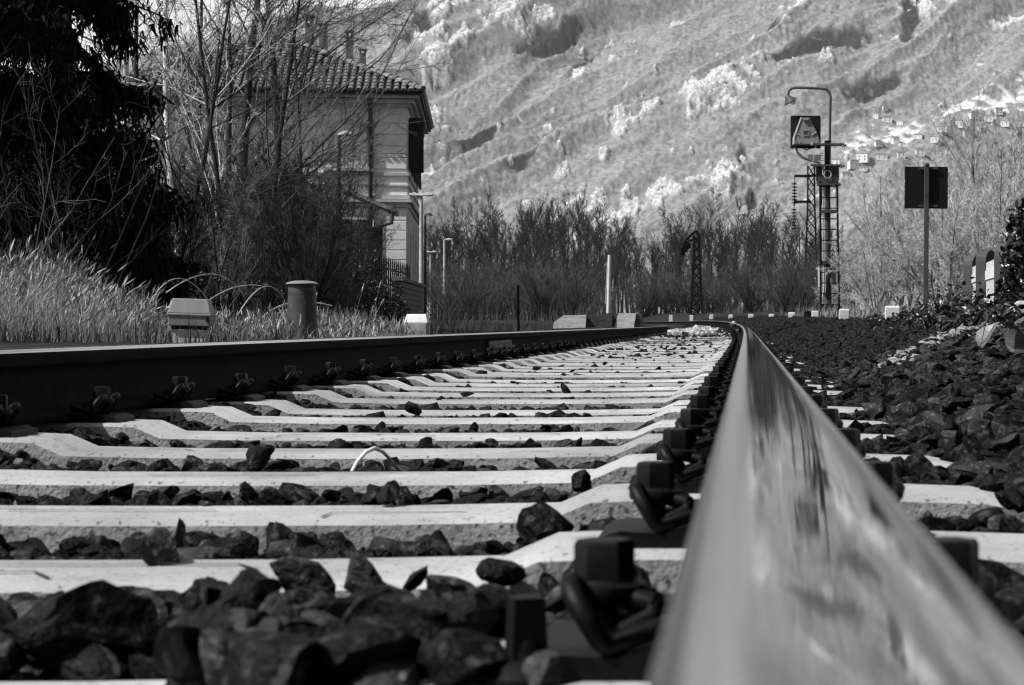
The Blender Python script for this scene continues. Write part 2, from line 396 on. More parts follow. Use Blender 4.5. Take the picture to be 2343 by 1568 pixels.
    def mix(f, a, b):
        mx = nt.nodes.new('ShaderNodeMix'); mx.data_type = 'FLOAT'
        nt.links.new(f, mx.inputs[0]); nt.links.new(a, mx.inputs[2]); nt.links.new(b, mx.inputs[3]); return mx.outputs[0]
    c = mix(at['dark'], noise(0.16, 0.16, 0.36), noise(0.3, 0.02, 0.07))
    c = mix(at['terrace'], c, noise(0.2, 0.6, 0.95))
    c = mix(at['rock'], c, noise(0.35, 0.28, 0.85))
    nt.links.new(c, p.inputs['Base Color'])
    b = nt.nodes.new('ShaderNodeBump'); b.inputs['Distance'].default_value = 1.1; b.inputs['Strength'].default_value = 1
    n = nt.nodes.new('ShaderNodeTexNoise'); n.inputs['Scale'].default_value = 0.9; n.inputs['Detail'].default_value = 4
    nt.links.new(tc.outputs['Object'], n.inputs['Vector']); nt.links.new(n.outputs[0], b.inputs['Height']); nt.links.new(b.outputs[0], p.inputs['Normal'])
    o = obj_np('mountain', np.stack([X.ravel(), Y.ravel(), h.ravel()], 1), Fq, m, smooth=True)
    for nme, arr in (('rock', rock), ('dark', dark), ('terrace', terr)):
        a = o.data.attributes.new(nme, 'FLOAT', 'POINT'); a.data.foreach_set('value', arr.ravel().astype(np.float32))
    tag(o, kind='structure')
    def height(x, y):
        j = int(np.clip(np.searchsorted(xs, x), 0, nx-1)); i = int(np.clip(np.searchsorted(ys, y), 0, ny-1))
        return float(h[i, j])
    def find(px, py):                        # first ground point met by the sight line through a pixel of the photograph
        for yy in np.arange(1570, 2300, 3.0):
            xx = (px-VX)*yy/F; zz = CZ-(py-VY)*yy/F
            if height(xx, yy) > zz: return xx, float(yy), height(xx, yy)
        return None
    return find
mfind = build_mountain()

# ------------------------------------------------------------------ houses of the hillside village
def far_houses():
    spots = [(2005, 272, 1.0), (2030, 278, 1.3), (2060, 283, 1.0), (2100, 318, .9), (2155, 300, 1.0), (2195, 290, 1.1), (2228, 278, 1.6), (2262, 283, 1.3), (2300, 290, 1.4), (2332, 292, 1.3),
             (2050, 330, .9), (2010, 338, 1.0), (1975, 368, 1.6), (2018, 362, 1.3), (2062, 358, 1.0), (2105, 356, 1.1), (1952, 385, 1.3), (1935, 405, 1.0), (1910, 380, 1.0), (1975, 395, .9),
             (1940, 215, .8), (2025, 255, 1.0), (2280, 172, .8), (2120, 385, 1.2), (2085, 400, 1.0), (2245, 305, 1.2), (2320, 312, 1.0), (2285, 268, 1.0), (2140, 330, .9), (2215, 312, 1.0), (1330, 137, .8)]
    row = ['on the upper terrace', 'on the middle terrace', 'on the lower terrace']
    for i, (px, py, s) in enumerate(spots):
        f = mfind(px, py)
        if f is None: continue
        x, y, z = f; s *= 0.52+0.25*rnd.random()
        L, W, H = 8*s+rnd.random()*4, 6*s, 4*s+rnd.random()*2
        t = empty('hillside_house', (x, y, z-1.0), rnd.uniform(-.5, .5))
        wl = MB().box((0, 0, H/2), (L, W, H+2)); wo = wl.build('wall', M['house'], t)
        for k in range(2):
            for j in range(2):
                MB().box((-L*0.25+j*L*0.5, -W/2-0.02, H*0.3+k*H*0.4), (L*0.1, 0.12, H*0.2)).build('window', M['shutter'], t)
        MB().prism([(-L/2-.5, H+.9), (L/2+.5, H+.9), (L/2-1.5, H+.9+W*.22), (-L/2+1.5, H+.9+W*.22)], -W/2-.4, W/2+.4).build('roof', M['houseroof'], t)
        tag(t, '%s white house from the left in the mountainside village' % ordinal(i+1), 'house', 'white houses of the village on the mountainside')
    return
far_houses()
# the labels above count from left to right: give them that order
hh = sorted([o for o in C.objects if o.name.startswith('hillside_house')], key=lambda o: o.location.x/o.location.y)
for i, o in enumerate(hh): o['label'] = '%s white village house on the far mountainside, counted from the left' % ordinal(i+1)

# ------------------------------------------------------------------ rails
# half profile of a vignole rail: (x, z) from the foot centre up to the head centre
HALF = [(0, 0), (.0655, 0), (.0675, .003), (.0675, .010), (.030, .019), (.014, .030), (.0075, .045), (.0075, .098), (.011, .106), (.0315, .113), (.0330, .117), (.0335, .134), (.0325, .1395),
        (.0295, .1437), (.0250, .1462), (.0180, .1475), (.0090, .1479), (0, .1480)]
PROF = HALF+[(-x, z) for x, z in reversed(HALF[1:-1])]
def rail_mesh(name, x0, ztop, usecant, ya, yb):
    ysr = np.concatenate([np.arange(ya, 12, 0.25), np.arange(12, yb, 0.8)])
    sx = x0-shift(ysr); e = cant(ysr) if usecant else np.zeros_like(ysr)
    n = len(PROF); px = np.array([p[0] for p in PROF]); pz = np.array([p[1] for p in PROF])-0.148
    tilt = cant(ysr)/1.5
    V = np.zeros((len(ysr), n, 3))
    V[:, :, 0] = sx[:, None]+px[None]-tilt[:, None]*pz[None]
    V[:, :, 1] = ysr[:, None]
    V[:, :, 2] = ztop+e[:, None]+pz[None]+tilt[:, None]*px[None]
    idx = np.arange(len(ysr)*n).reshape(len(ysr), n)
    a = idx[:-1]; b = idx[1:]
    Fq = np.stack([a.ravel(), np.roll(a, -1, 1).ravel(), np.roll(b, -1, 1).ravel(), b.ravel()], 1)
    zc = (pz+np.roll(pz, -1))/2+0.148
    mi = np.tile((zc > 0.1405).astype(int), len(ysr)-1)
    o = obj_np(name, V.reshape(-1, 3), Fq[:, ::-1], [M['rust'], M['railtop']], smooth=True, midx=mi)
    o.data.set_sharp_from_angle(angle=math.radians(50))
    a_ = o.data.attributes.new('across', 'FLOAT', 'POINT'); a_.data.foreach_set('value', np.tile(px, len(ysr)).astype(np.float32))
    return o
XR, XL = 0.0165, -1.4855
rr = rail_mesh('rail', XR, 0.25, True, -1.5, 190)
tag(rr, 'polished right-hand rail running away from the lens to the bend', 'rail')
rl = rail_mesh('rail', XL, 0.25, False, -1.5, 190)
tag(rl, 'rusty left-hand rail seen side on with a bright worn edge', 'rail')
def joint(side_x, y, rail, k=1, L=1.0, usecant=False):
    s = float(shift(y)); z = 0.25+(float(cant(y)) if usecant else 0)
    x = side_x-s+0.019*k
    MB().box((x, y, z-.088), (.022, L, .078)).build('joint_plate', M['galv_dark'], rail, bevel=.004)
    for j in (-.36, -.14, .14, .36):
        MB().lathe([(.017, 0), (.017, .018), (.008, .02), (.008, .04)], k=6, T=Matrix.Translation((x+k*.010, y+j*L, z-.088)) @ Matrix.Rotation(k*PI/2, 4, 'Y')).build('joint_bolt', M['galv'], rail)
joint(XL, 12.2, rl, 1, 1.1)
joint(XR, 31.0, rr, -1, 1.0, True)
MB().tube([(XR-.10-float(shift(29)), 29.0, .40-.12+.03), (XR-.12-float(shift(29)), 29.15, .30+.02), (XR-.15-float(shift(29)), 29.3, .27+.01)], .018, 8).build('bond_cable', M['cable'], rr)

# ------------------------------------------------------------------ sleepers with their rail fastenings
SEAT = 0.094
def sleeper_mesh(lo=False):
    half = [(0, .064), (.30, .065), (.492, .069), (.545, SEAT-.002), (.60, SEAT), (.90, SEAT), (1.02, SEAT-.004), (1.07, .080), (1.135, .062)]
    prof = [(-x, z) for x, z in reversed(half[1:])]+half
    vs = []; n = len(prof)
    sec = [(-.15, -.10), (-.108, .0), (-.099, 0), (.099, 0), (.108, .0), (.15, -.10)]
    for x, z in prof:
        end = 1-0.12*(abs(x) > 1.1)
        vs += [(x, -.118*end, -.06), (x, -.106*end, z-.006), (x, -.099*end, z), (x, .099*end, z), (x, .106*end, z-.006), (x, .118*end, -.06)]
    fs = []
    for i in range(n-1):
        for j in range(5): fs.append((i*6+j, i*6+j+1, (i+1)*6+j+1, (i+1)*6+j))
    fs.append(tuple(range(6))); fs.append(tuple((n-1)*6+j for j in reversed(range(6))))
    b = MB(); b.add(vs, [tuple(reversed(f)) for f in fs]); me = b.mesh('body', M['concrete'], 28); me.materials.append(M['concrete_shade_side'])
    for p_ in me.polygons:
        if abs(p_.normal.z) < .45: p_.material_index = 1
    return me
def stamp_mesh(x0, L, two=True):
    b = MB(); z = .0668
    path = ([(x0, -.02)] if two else [])+[(x0, .045), (x0+L*.5, .0465), (x0+L, .048)]+([(x0+L+.03, .0)] if two else [])
    hw = .0026; vs = []
    for i, (px_, py_) in enumerate(path):
        a_ = path[max(i-1, 0)]; c_ = path[min(i+1, len(path)-1)]; dx, dy = c_[0]-a_[0], c_[1]-a_[1]; l = math.hypot(dx, dy)
        vs += [(px_+dy/l*hw, py_-dx/l*hw, z), (px_-dy/l*hw, py_+dx/l*hw, z)]
    b.add(vs, [(2*i, 2*i+2, 2*i+3, 2*i+1) for i in range(len(path)-1)])
    return b.mesh('stamped_line', M['pit'])
def clip_meshes():
    """a spring clip on the gauge side, local origin on the seat under the screw; +x points away from the rail"""
    pl = MB().prism([(-.052, 0), (.050, 0), (.050, .010), (.030, .016), (-.010, .013), (-.052, .024)], -.068, .068)
    m_plate = pl.mesh('guide_plate', M['bolt'], 40)
    cl = MB()
    for sgn in (-1, 1):
        pts = []
        for i in range(17):
            a = -0.75*PI+i/16*1.5*PI
            pts.append((.004+.013*math.cos(a), sgn*(.046+.023*math.sin(a)), .033+.021*math.cos(a)))
        pts = [(-.030, sgn*.012, .037), (-.03, sgn*.02, .030)]+pts[::1]+[(-.030, sgn*.06, .028), (-.048, sgn*.045, .030)]
        cl.tube(pts, .0065, 8)
    cl.tube([(-.03, -.014, .037), (-.004, -.010, .043), (-.004, .010, .043), (-.03, .014, .037)], .0072, 8)
    m_clip = cl.mesh('spring_clip', M['bolt'], 60)
    bo = MB().lathe([(.0245, .040), (.0255, .043), (.0245, .048), (.019, .050), (.018, .051)], k=20)
    bo.lathe([(.0175, .049), (.0185, .050), (.0185, .072), (.0165, .075), (.0, .075)], k=6)
    m_bolt = bo.mesh('screw', M['bolt'], 35)
    return m_plate, m_clip, m_bolt
m_body = sleeper_mesh(); m_stamp = [stamp_mesh(-.42, .30), stamp_mesh(.02, .36), stamp_mesh(-.25, .26, False), stamp_mesh(.10, .30, False)]
m_plate, m_clip, m_bolt = clip_meshes()
# far sleepers carry one plain lump per fastening
far_lump = MB().box((0, 0, .02), (.09, .13, .04), top=(.6, .8)); far_lump.lathe([(.018, .04), (.018, .07), (0, .07)], k=6)
m_lump = far_lump.mesh('rail_fastening', M['bolt'], 30)
SY = [1.25, 1.95, 2.56, 3.17, 3.78]+[4.39+0.603*i for i in range(120)]
near_sleepers = []
for i, y in enumerate(SY):
    s = float(shift(y)); e = float(cant(y)); ang = math.atan2(e, 1.502)
    t = empty('railway_sleeper', (TC-s, y, e/2)); hd = -3*4.0e-6*min(y, 130)**2
    t.rotation_euler = (0, -ang, -hd*0-math.atan(hd)*-1)
    jit = rnd.uniform(-.004, .004); t.location.z += jit if i > 4 else 0
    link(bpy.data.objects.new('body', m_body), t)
    lab = '%s pale concrete sleeper from the camera' % ordinal(i+1)
    if i == 0: lab = 'nearest concrete sleeper, mostly buried under the foreground stones'
    tag(t, lab, 'sleeper', 'concrete sleepers under the two rails')
    if i < 26:
        for j in (0, 1, 2):
            o = link(bpy.data.objects.new('stamped_line', m_stamp[(i*(j == 0)+j*2+(j == 2)*(i+3)) % 4]), t); o.location = (rnd.uniform(-.08, .08)+(j-1)*.12, -.03*j, 0)
        for rx in (-.751, .751):
            for sg in (-1, 1):
                cl = link(bpy.data.objects.new('spring_clip', m_clip), t)
                cl.location = (rx+sg*.105, 0, SEAT); cl.rotation_euler = (0, 0, 0 if sg > 0 else PI)
                pl = link(bpy.data.objects.new('guide_plate', m_plate), cl); link(bpy.data.objects.new('screw', m_bolt), cl).rotation_euler = (0, 0, rnd.random())
    else:
        for rx in (-.751, .751):
            for sg in (-1, 1):
                o = link(bpy.data.objects.new('rail_fastening', m_lump), t); o.location = (rx+sg*.10, 0, SEAT-.002)
    if i == 0:
        b = MB().lathe([(.030, .0), (.030, .010), (.022, .016), (.013, .019), (.011, .03)], k=24)
        b.box((0, 0, .037), (.021, .021, .034), top=(.86, .86))
        o = b.build('coach_screw', M['bolt'], t, smooth=30); o.location = (.733-.128, -.06, SEAT-.006); o.rotation_euler = (0, 0, .35)

# ------------------------------------------------------------------ crushed stone
import bmesh
def stone_proto(seed, sub):
    r = random.Random(seed); bm = bmesh.new(); bmesh.ops.create_icosphere(bm, subdivisions=sub, radius=1)
    V = np.array([v.co[:] for v in bm.verts]); Fc = np.array([[v.index for v in f.verts] for f in bm.faces]); bm.free()
    for i in range(20):
        n = np.array([r.gauss(0, 1) for _ in range(3)]); n /= np.linalg.norm(n); d = r.uniform(0.38, 0.78)
        k = V @ n; m = k > d; V[m] -= np.outer((k[m]-d), n)
    V *= np.array([r.uniform(.95, 1.45), r.uniform(.75, 1.05), r.uniform(.45, .80)])
    V += 0.012*np.array([[r.gauss(0, 1) for _ in range(3)] for _ in V])*(1 if sub > 1 else .6)
    return V/np.abs(V).max(), Fc
PR3 = [stone_proto(100+i, 3) for i in range(14)]
PR2 = [stone_proto(200+i, 2) for i in range(10)]
PR1 = [stone_proto(300+i, 1) for i in range(8)]
def rotlay(n):                                   # stones lie on their flatter sides, tipped at random
    a = rng.uniform(0, 2*PI, n); tx = rng.normal(size=n)*.45; ty = rng.normal(size=n)*.45
    def m3(rows): return np.stack([np.stack(r_, 1) for r_ in rows], 1)
    o = np.ones(n); z = np.zeros(n)
    Rz = m3([[np.cos(a), -np.sin(a), z], [np.sin(a), np.cos(a), z], [z, z, o]])
    Rx = m3([[o, z, z], [z, np.cos(tx), -np.sin(tx)], [z, np.sin(tx), np.cos(tx)]]); Ry = m3([[np.cos(ty), z, np.sin(ty)], [z, o, z], [-np.sin(ty), z, np.cos(ty)]])
    return np.einsum('nij,njk,nkl->nil', Ry, Rx, Rz)
def rotm(n):
    q = rng.normal(size=(n, 4)); q /= np.linalg.norm(q, axis=1)[:, None]; a, b, c, d = q.T
    return np.stack([np.stack([1-2*(c*c+d*d), 2*(b*c-a*d), 2*(b*d+a*c)], 1), np.stack([2*(b*c+a*d), 1-2*(b*b+d*d), 2*(c*d-a*b)], 1), np.stack([2*(b*d-a*c), 2*(c*d+a*b), 1-2*(b*b+c*c)], 1)], 1)
def baked(name, pos, size, protos, mat, smooth=False):
    Vs = []; Fs = []; off = 0; n = len(pos); pick = rng.integers(0, len(protos), n); R = rotlay(n); size = size*1.12
    for k, (V, Fc) in enumerate(protos):
        m = np.where(pick == k)[0]
        if not len(m): continue
        W = np.einsum('nij,vj->nvi', R[m], V)*size[m][:, None, None]+pos[m][:, None, :]
        Vs.append(W.reshape(-1, 3)); Fs.append((Fc[None]+(np.arange(len(m))*len(V))[:, None, None]+off).reshape(-1, 3)); off += len(m)*len(V)
    return obj_np(name, np.concatenate(Vs), np.concatenate(Fs), mat, smooth=smooth)
SYa = np.array(SY)
def on_sleeper(X, Y, m=.13):
    q = X+shift(Y)-TC
    d = np.abs(Y[:, None]-SYa[None]).min(1)
    return (q > -1.15) & (q < 1.05) & (d < m)
def rail_dist(X, Y): s = shift(Y); return np.minimum(np.abs(X+s-XR), np.abs(X+s-XL))
def jgrid(x0, x1, y0, y1, st):
    a, b = np.meshgrid(np.arange(x0, x1, st), np.arange(y0, y1, st)); a = a.ravel(); b = b.ravel()
    return a+rng.uniform(-.5, .5, a.size)*st, b+rng.uniform(-.5, .5, b.size)*st
def in_frame(X, Y, mg=.06): px = VX+F*X/np.maximum(Y, .2); return (px > -2343*mg) & (px < 2343*(1+mg)) & (Y > .9)

# big stones one can point at in the front, placed from the photograph (px, py, distance, size)
stone_meshes = [mesh_np('ballast_stone', V, Fc, M['stone']) for V, Fc in PR3]
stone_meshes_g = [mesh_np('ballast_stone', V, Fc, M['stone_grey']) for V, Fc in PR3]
def put_stone(x, y, z, r, label, group, grey=False, rot=None, scl=None, k=None):
    k = rnd.randrange(len(PR3)) if k is None else k
    o = link(bpy.data.objects.new('ballast_stone', (stone_meshes_g if grey else stone_meshes)[k]))
    o.location = (x, y, z); o.scale = scl or (r*1.15, r*rnd.uniform(.95, 1.2), r*rnd.uniform(.95, 1.25)); o.rotation_euler = rot or (rnd.gauss(0, .5), rnd.gauss(0, .5), rnd.random()*6)
    tag(o, label, 'stone', group); return o
SPEC = [ (840, 1340, 1.66, .036, 'large grey stone standing proud in front of the nearest clear sleeper', True),
    (680, 1320, 1.78, .034, 'tall black-sided stone leaning on the nearest clear sleeper', True),
    (955, 1325, 1.80, .020, 'small black stone between the large grey stone and the sleeper hump', False),
    (1150, 1305, 1.80, .028, 'black pyramid-shaped stone below the white sleeper hump', False),
    (1330, 1105, 2.42, .034, 'pointed black stone standing on a sleeper near the polished rail', False),
    (1238, 1160, 2.28, .029, 'square-sided black stone at the end of a sleeper hump', False),
    (365, 1248, 2.02, .034, 'rounded flat-topped stone lying between sleepers at the lower left', True),
    (890, 1128, 2.62, .033, 'domed dark stone against a sleeper face beside the bent twig', False),
    (1260, 1200, 2.12, .036, 'long flat dark stone beside the square-sided one', False),
    (590, 1050, 3.45, .030, 'pointed stone leaning against a sleeper in the middle distance', False),
    (500, 1370, 1.60, .045, 'broad smooth dark slab of stone at the lower left of the front heap', False),
    (740, 1480, 1.48, .045, 'wide pale-edged stone at the bottom of the front heap', True),
    (1050, 1370, 1.62, .040, 'dull grey wedge of stone in front of the sleeper hump', True),
    (1040, 1500, 1.44, .036, 'grey slanting stone beside the square-headed screw', True),
    (160, 1440, 1.52, .050, 'big dark stone in the bottom left corner', False),
    (330, 1400, 1.58, .030, 'flat light-topped stone in the lower left heap', True),
    (870, 1460, 1.50, .042, 'black block of stone under the large grey stone', False),
    (2090, 1075, 3.1, .040, 'dark flat stone resting on sleeper end right of the polished rail', False),
    (2200, 1125, 2.75, .042, 'big black slab of stone right of the polished rail', False),
    (950, 935, 5.1, .032, 'pointed dark stone standing on a sleeper half way along', False),
    (1293, 890, 7.0, .034, 'square black stone sitting on the track far along', False),
    (1065, 902, 6.4, .030, 'small black stone on the track left of the square one', False),
    (825, 967, 4.5, .026, 'flat dark stone touching a sleeper face', False) ]
for px, py, Z, r, lab, grey in SPEC:
    r *= (.95 if Z < 2 else .80)
    for it in range(4):                          # seat the stone on the ballast or on the sleeper under it
        p = P(px, py, Z); onsl = on_sleeper(np.array([p.x]), np.array([p.y]), .10)[0]
        zc = (.067 if onsl else float(ground_z(p.x, p.y))+.004+(.012 if Z < 1.9 else 0))+r*.55
        Z = F*(CZ-zc)/(py-VY)
    p = P(px, py, Z)
    put_stone(p.x, p.y, p.z, r, lab, 'loose ballast stones in front', grey)
placed = [P(px, py, Z).xy for px, py, Z, *_ in SPEC]
# the rest of the nearest stones, each its own object, in three look-alike groups
X1, Y1 = jgrid(-1.0, .75, 1.40, 2.9, .050)
m = in_frame(X1, Y1, .02) & ~on_sleeper(X1, Y1, .115) & (rail_dist(X1, Y1) > .085) & (Y1 > 1.42)
m &= ~((X1 > .38) & (Y1 > 2.6))
X1, Y1 = X1[m], Y1[m]; o_ = np.argsort(Y1)[:276]; X1, Y1 = X1[o_], Y1[o_]
YCUT = float(Y1.max())
for i in range(54):
    x = rnd.uniform(-.34, -.10); y = rnd.uniform(1.17, 1.42)
    if x > -.16 and y > 1.19: x -= .08
    put_stone(x, y, .098+rnd.uniform(-.012, .014), rnd.uniform(.018, .036), 'dark angular stone lying over the nearest sleeper beside the screw', 'stones over the nearest sleeper', rnd.random() < .35)
for x, y in zip(X1, Y1):
    if min((Vector((x, y))-q).length for q in placed) < .03: continue
    r = rnd.uniform(.018, .036)*(1.12 if y < 1.8 else .9)
    z = float(ground_z(x, y))+rnd.uniform(-.004, .022)+(.006 if y < 1.82 else .0)+.02*float(sstep(.48, .62, abs(x-TC)))
    if y < 1.50 : z = min(z, .075)
    if abs(y-1.95) < .17 or abs(y-2.56) < .17: z = min(z, .050-r*.3)
    side = 'right of the polished rail' if x > 0 else ('heaped in front of the nearest clear sleeper' if y < 1.85 else 'packed between the nearest sleepers')
    put_stone(x, y, z, r, 'dark angular ballast stone '+side, 'ballast stones '+side, rnd.random() < .16)
# ballast too dense to count
pos = []; siz = []
def layer(x0, x1, y0, y1, st, rlo, rhi, lift, cond=None):
    X, Y = jgrid(x0, x1, y0, y1, st)
    m = in_frame(X, Y, .12) & ~on_sleeper(X, Y, .115) & (rail_dist(X, Y) > .075)
    if cond is not None: m &= cond(X, Y)
    X, Y = X[m], Y[m]; r = rng.uniform(rlo, rhi, len(X)); z = ground_z(X, Y)+rng.uniform(-.008, .012, len(X))+lift
    sl = np.abs(X+shift(Y)-TC) < 1.2; z = np.where(sl & (Y > 2), z+np.interp(Y, [2, 3.6, 6, 9], [.010, .008, .002, -.002])+.030*sstep(.48, .60, np.abs(X+shift(Y)-TC))+.012*(X+shift(Y)-TC > .85), z)
    pos.append(np.stack([X, Y, z], 1)); siz.append(r)
def flush(name, protos, mat, label):
    global pos, siz
    o = baked(name, np.concatenate(pos), np.concatenate(siz), protos, mat); pos = []; siz = []
    tag(o, label, 'ballast', kind='stuff'); return o
layer(-1.3, .9, .95, YCUT, .05, .020, .032, -.022)
layer(-2.3, 1.4, YCUT, 5, .040, .016, .030, .000)
layer(.33, 1.6, 1.6, 6, .045, .020, .038, .012)
layer(-.7, .3, 1.5, 2, .05, .02, .03, -.02)
flush('ballast_gravel', PR2, M['stone'], 'dark crushed stone ballast packed round the near sleepers')
layer(-3.0, 2.2, 5, 14, .055, .020, .036, .002, lambda X, Y: X+shift(Y) > -1.75)
layer(-1.5, 1.8, 14, 32, .085, .030, .052, .0, lambda X, Y: (X+shift(Y) > -1.6) & (X+shift(Y) < 1.9))
layer(-2.5, 1.8, 32, 90, .16, .05, .085, .0, lambda X, Y: (X+shift(Y) > -1.6) & (X+shift(Y) < 1.7))
flush('ballast_gravel', PR1, M['stone'], 'dark crushed stone ballast along the track and its right shoulder')
# grey ones and stray ones on the sleepers
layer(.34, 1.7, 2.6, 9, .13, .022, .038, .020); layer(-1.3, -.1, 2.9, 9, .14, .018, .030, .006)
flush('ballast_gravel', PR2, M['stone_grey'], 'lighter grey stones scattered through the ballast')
for i in range(46):
    y = rnd.choice(SY[6:34])+rnd.uniform(-.09, .09); x = rnd.uniform(-1.15, -.15)-float(shift(y)); r = rnd.uniform(.008, .019)*(1+y/30)
    put_stone(x, y, .066+float(cant(y))*.5+r*.45, r, 'small dark stone lying on top of a sleeper between the rails', 'stray stones on the sleepers', rot=(rnd.uniform(-.2, .2), rnd.uniform(-.2, .2), rnd.random()*6), scl=(r, r*.85, r*.62))
# sunlit bands put in as pale stones on the shoulder and in the track
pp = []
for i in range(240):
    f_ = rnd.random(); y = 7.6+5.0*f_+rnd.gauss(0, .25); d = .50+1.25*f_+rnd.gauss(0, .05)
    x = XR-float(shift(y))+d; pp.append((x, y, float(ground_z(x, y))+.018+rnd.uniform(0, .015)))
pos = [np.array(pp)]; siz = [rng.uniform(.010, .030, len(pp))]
flush('sunlit_gravel', PR2, M['stone_lit'], 'strip of broken stone paled as a sunlit band along the right shoulder')
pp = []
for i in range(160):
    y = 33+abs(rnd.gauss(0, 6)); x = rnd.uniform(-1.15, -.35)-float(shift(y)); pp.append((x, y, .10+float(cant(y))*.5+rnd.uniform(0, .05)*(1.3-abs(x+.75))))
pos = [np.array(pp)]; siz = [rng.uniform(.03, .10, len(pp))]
flush('sunlit_gravel', PR2, M['rubble_lit'], 'low heap of rubble whitened as a sunlit band between the rails far along the track')

# ------------------------------------------------------------------ bent twig, wires, leaves on the track
def poly_thing(name, pts, r, mat, label, cat, k=7):
    o = MB().tube(pts, r, k).build(name, mat, smooth=60); tag(o, label, cat); return o
tw = [P(805, 1080, 3.28), P(818, 1056, 3.29), P(838, 1034, 3.30), P(857, 1026, 3.32), P(876, 1034, 3.36), P(892, 1050, 3.40), P(903, 1066, 3.44)]
poly_thing('bent_twig', tw, [.0030, .0032, .0034, .0036, .0030, .0028, .002], M['bark_pale'], 'bent pale twig arching over a sleeper in the middle of the track', 'twig')
poly_thing('dry_stalk', [P(1090, 1426, 1.5), P(1128, 1394, 1.5), P(1150, 1392, 1.5), P(1172, 1396, 1.5)], .0022, M['straw'], 'short bent straw beside the square-headed screw', 'straw')
poly_thing('dry_stalk', [P(1664, 820, 14), P(1670, 810, 14), P(1680, 795, 14)], .004, M['straw'], 'thin pale straw stuck up between the rails near the bend', 'straw')
poly_thing('dry_stalk', [P(2200, 1006, 3.6), P(2212, 994, 3.6)], .0016, M['straw'], 'tiny pale straw on the shoulder just beyond a sleeper end', 'straw')

# ------------------------------------------------------------------ bare trees
def tubes_np(levels, ks):
    Vs = []; Fs = []; off = 0
    for (Pn, R), k in zip(levels, ks):
        B, n, _ = Pn.shape
        T = np.zeros_like(Pn); T[:, 1:-1] = Pn[:, 2:]-Pn[:, :-2]; T[:, 0] = Pn[:, 1]-Pn[:, 0]; T[:, -1] = Pn[:, -1]-Pn[:, -2]
        T /= np.linalg.norm(T, axis=2, keepdims=True)+1e-9
        ref = np.where(np.abs(T[:, :1, 2:3]) < .8, np.array([0, 0, 1.0]), np.array([1.0, 0, 0]))
        A = np.cross(T, np.broadcast_to(ref, T.shape)); A /= np.linalg.norm(A, axis=2, keepdims=True)+1e-9
        Bn = np.cross(T, A)
        an = 2*PI*np.arange(k)/k
        W = Pn[:, :, None]+R[:, :, None, None]*(A[:, :, None]*np.cos(an)[:, None]+Bn[:, :, None]*np.sin(an)[:, None])
        idx = np.arange(B*n*k).reshape(B, n, k)+off
        a = idx[:, :-1]; b = idx[:, 1:]
        Fs.append(np.stack([a.ravel(), np.roll(a, -1, 2).ravel(), np.roll(b, -1, 2).ravel(), b.ravel()], 1))
        Vs.append(W.reshape(-1, 3)); off += B*n*k
    return np.concatenate(Vs), np.concatenate(Fs)
def unit(v): return v/(np.linalg.norm(v, axis=-1, keepdims=True)+1e-9)
def curve(p0, d0, L, r0, r1, n, up, wig, g):
    """grow B curves of n points from p0 along d0"""
    B = len(p0); Pn = np.zeros((B, n, 3)); Pn[:, 0] = p0; d = d0.copy(); st = (L/(n-1))[:, None]
    for i in range(1, n):
        d = unit(d+g.normal(size=(B, 3))*wig+np.array([0, 0, up]))
        Pn[:, i] = Pn[:, i-1]+d*st
    R = r0[:, None]*(1-np.linspace(0, 1, n)[None])+r1[:, None]*np.linspace(0, 1, n)[None]
    return Pn, R
def branch(par, nc, t0, t1, lf, ang, up, wig, n, rf, rmin, g, tip=.5):
    Pn, R = par; B, m, _ = Pn.shape
    bi = np.repeat(np.arange(B), nc); N = len(bi)
    t = g.uniform(t0, t1, N)*(m-1); i = np.minimum(t.astype(int), m-2); f = (t-i)[:, None]
    p = Pn[bi, i]*(1-f)+Pn[bi, i+1]*f; tan = unit(Pn[bi, i+1]-Pn[bi, i])
    L = np.linalg.norm(Pn[:, -1]-Pn[:, 0], axis=1)[bi]
    rnd_ = unit(g.normal(size=(N, 3))); side = unit(rnd_-tan*(rnd_*tan).sum(1, keepdims=True))
    a = g.uniform(ang[0], ang[1], N)[:, None]
    d = tan*np.cos(a)+side*np.sin(a)
    tt = t/(m-1)
    ln = L*lf*g.uniform(.6, 1.15, N)*(1-.45*tt)
    rr_ = R[bi, i]*(1-f[:, 0])+R[bi, i+1]*f[:, 0]
    r0 = np.maximum(rr_*rf, rmin)
    return curve(p, d, ln, r0, np.maximum(r0*tip*.5, rmin*.6), n, up, wig, g)
def tree_data(seed, H, r, stems=1, lean=.05, spread=.0, levels=None, upt=.02, wigt=.05, nt_=9, rmin=.01):
    g = np.random.default_rng(seed)
    p0 = np.zeros((stems, 3)); 
    if stems > 1: p0[:, :2] = g.normal(size=(stems, 2))*spread*.25
    d0 = unit(np.stack([g.normal(size=stems)*(lean+spread), g.normal(size=stems)*(lean+spread), np.ones(stems)], 1))
    L = H*g.uniform(.75, 1.0, stems) if stems > 1 else np.array([H])
    lv = [curve(p0, d0, L, np.full(stems, r), np.full(stems, r*.15), nt_, upt, wigt, g)]
    for (nc, t0, t1, lf, ang, up, wig, n, rf) in levels:
        lv.append(branch(lv[-1], nc, t0, t1, lf, ang, up, wig, n, rf, rmin, g))
    return lv
def tree_meshes(name, lv, mat_t, mat_c):
    Vt, Ft = tubes_np(lv[:1], [8]); Vc, Fc = tubes_np(lv[1:], [4]+[3]*(len(lv)-2))
    return mesh_np('trunk', Vt, Ft, mat_t, True), mesh_np('crown', Vc, Fc, mat_c, True)
def put_tree(name, meshes, loc, rz, s, label, cat, group=None):
    t = empty(name, loc, rz); t.scale = (s, s, s) if not isinstance(s, tuple) else s
    link(bpy.data.objects.new('trunk', meshes[0]), t); link(bpy.data.objects.new('crown', meshes[1]), t)
    tag(t, label, cat, group); return t
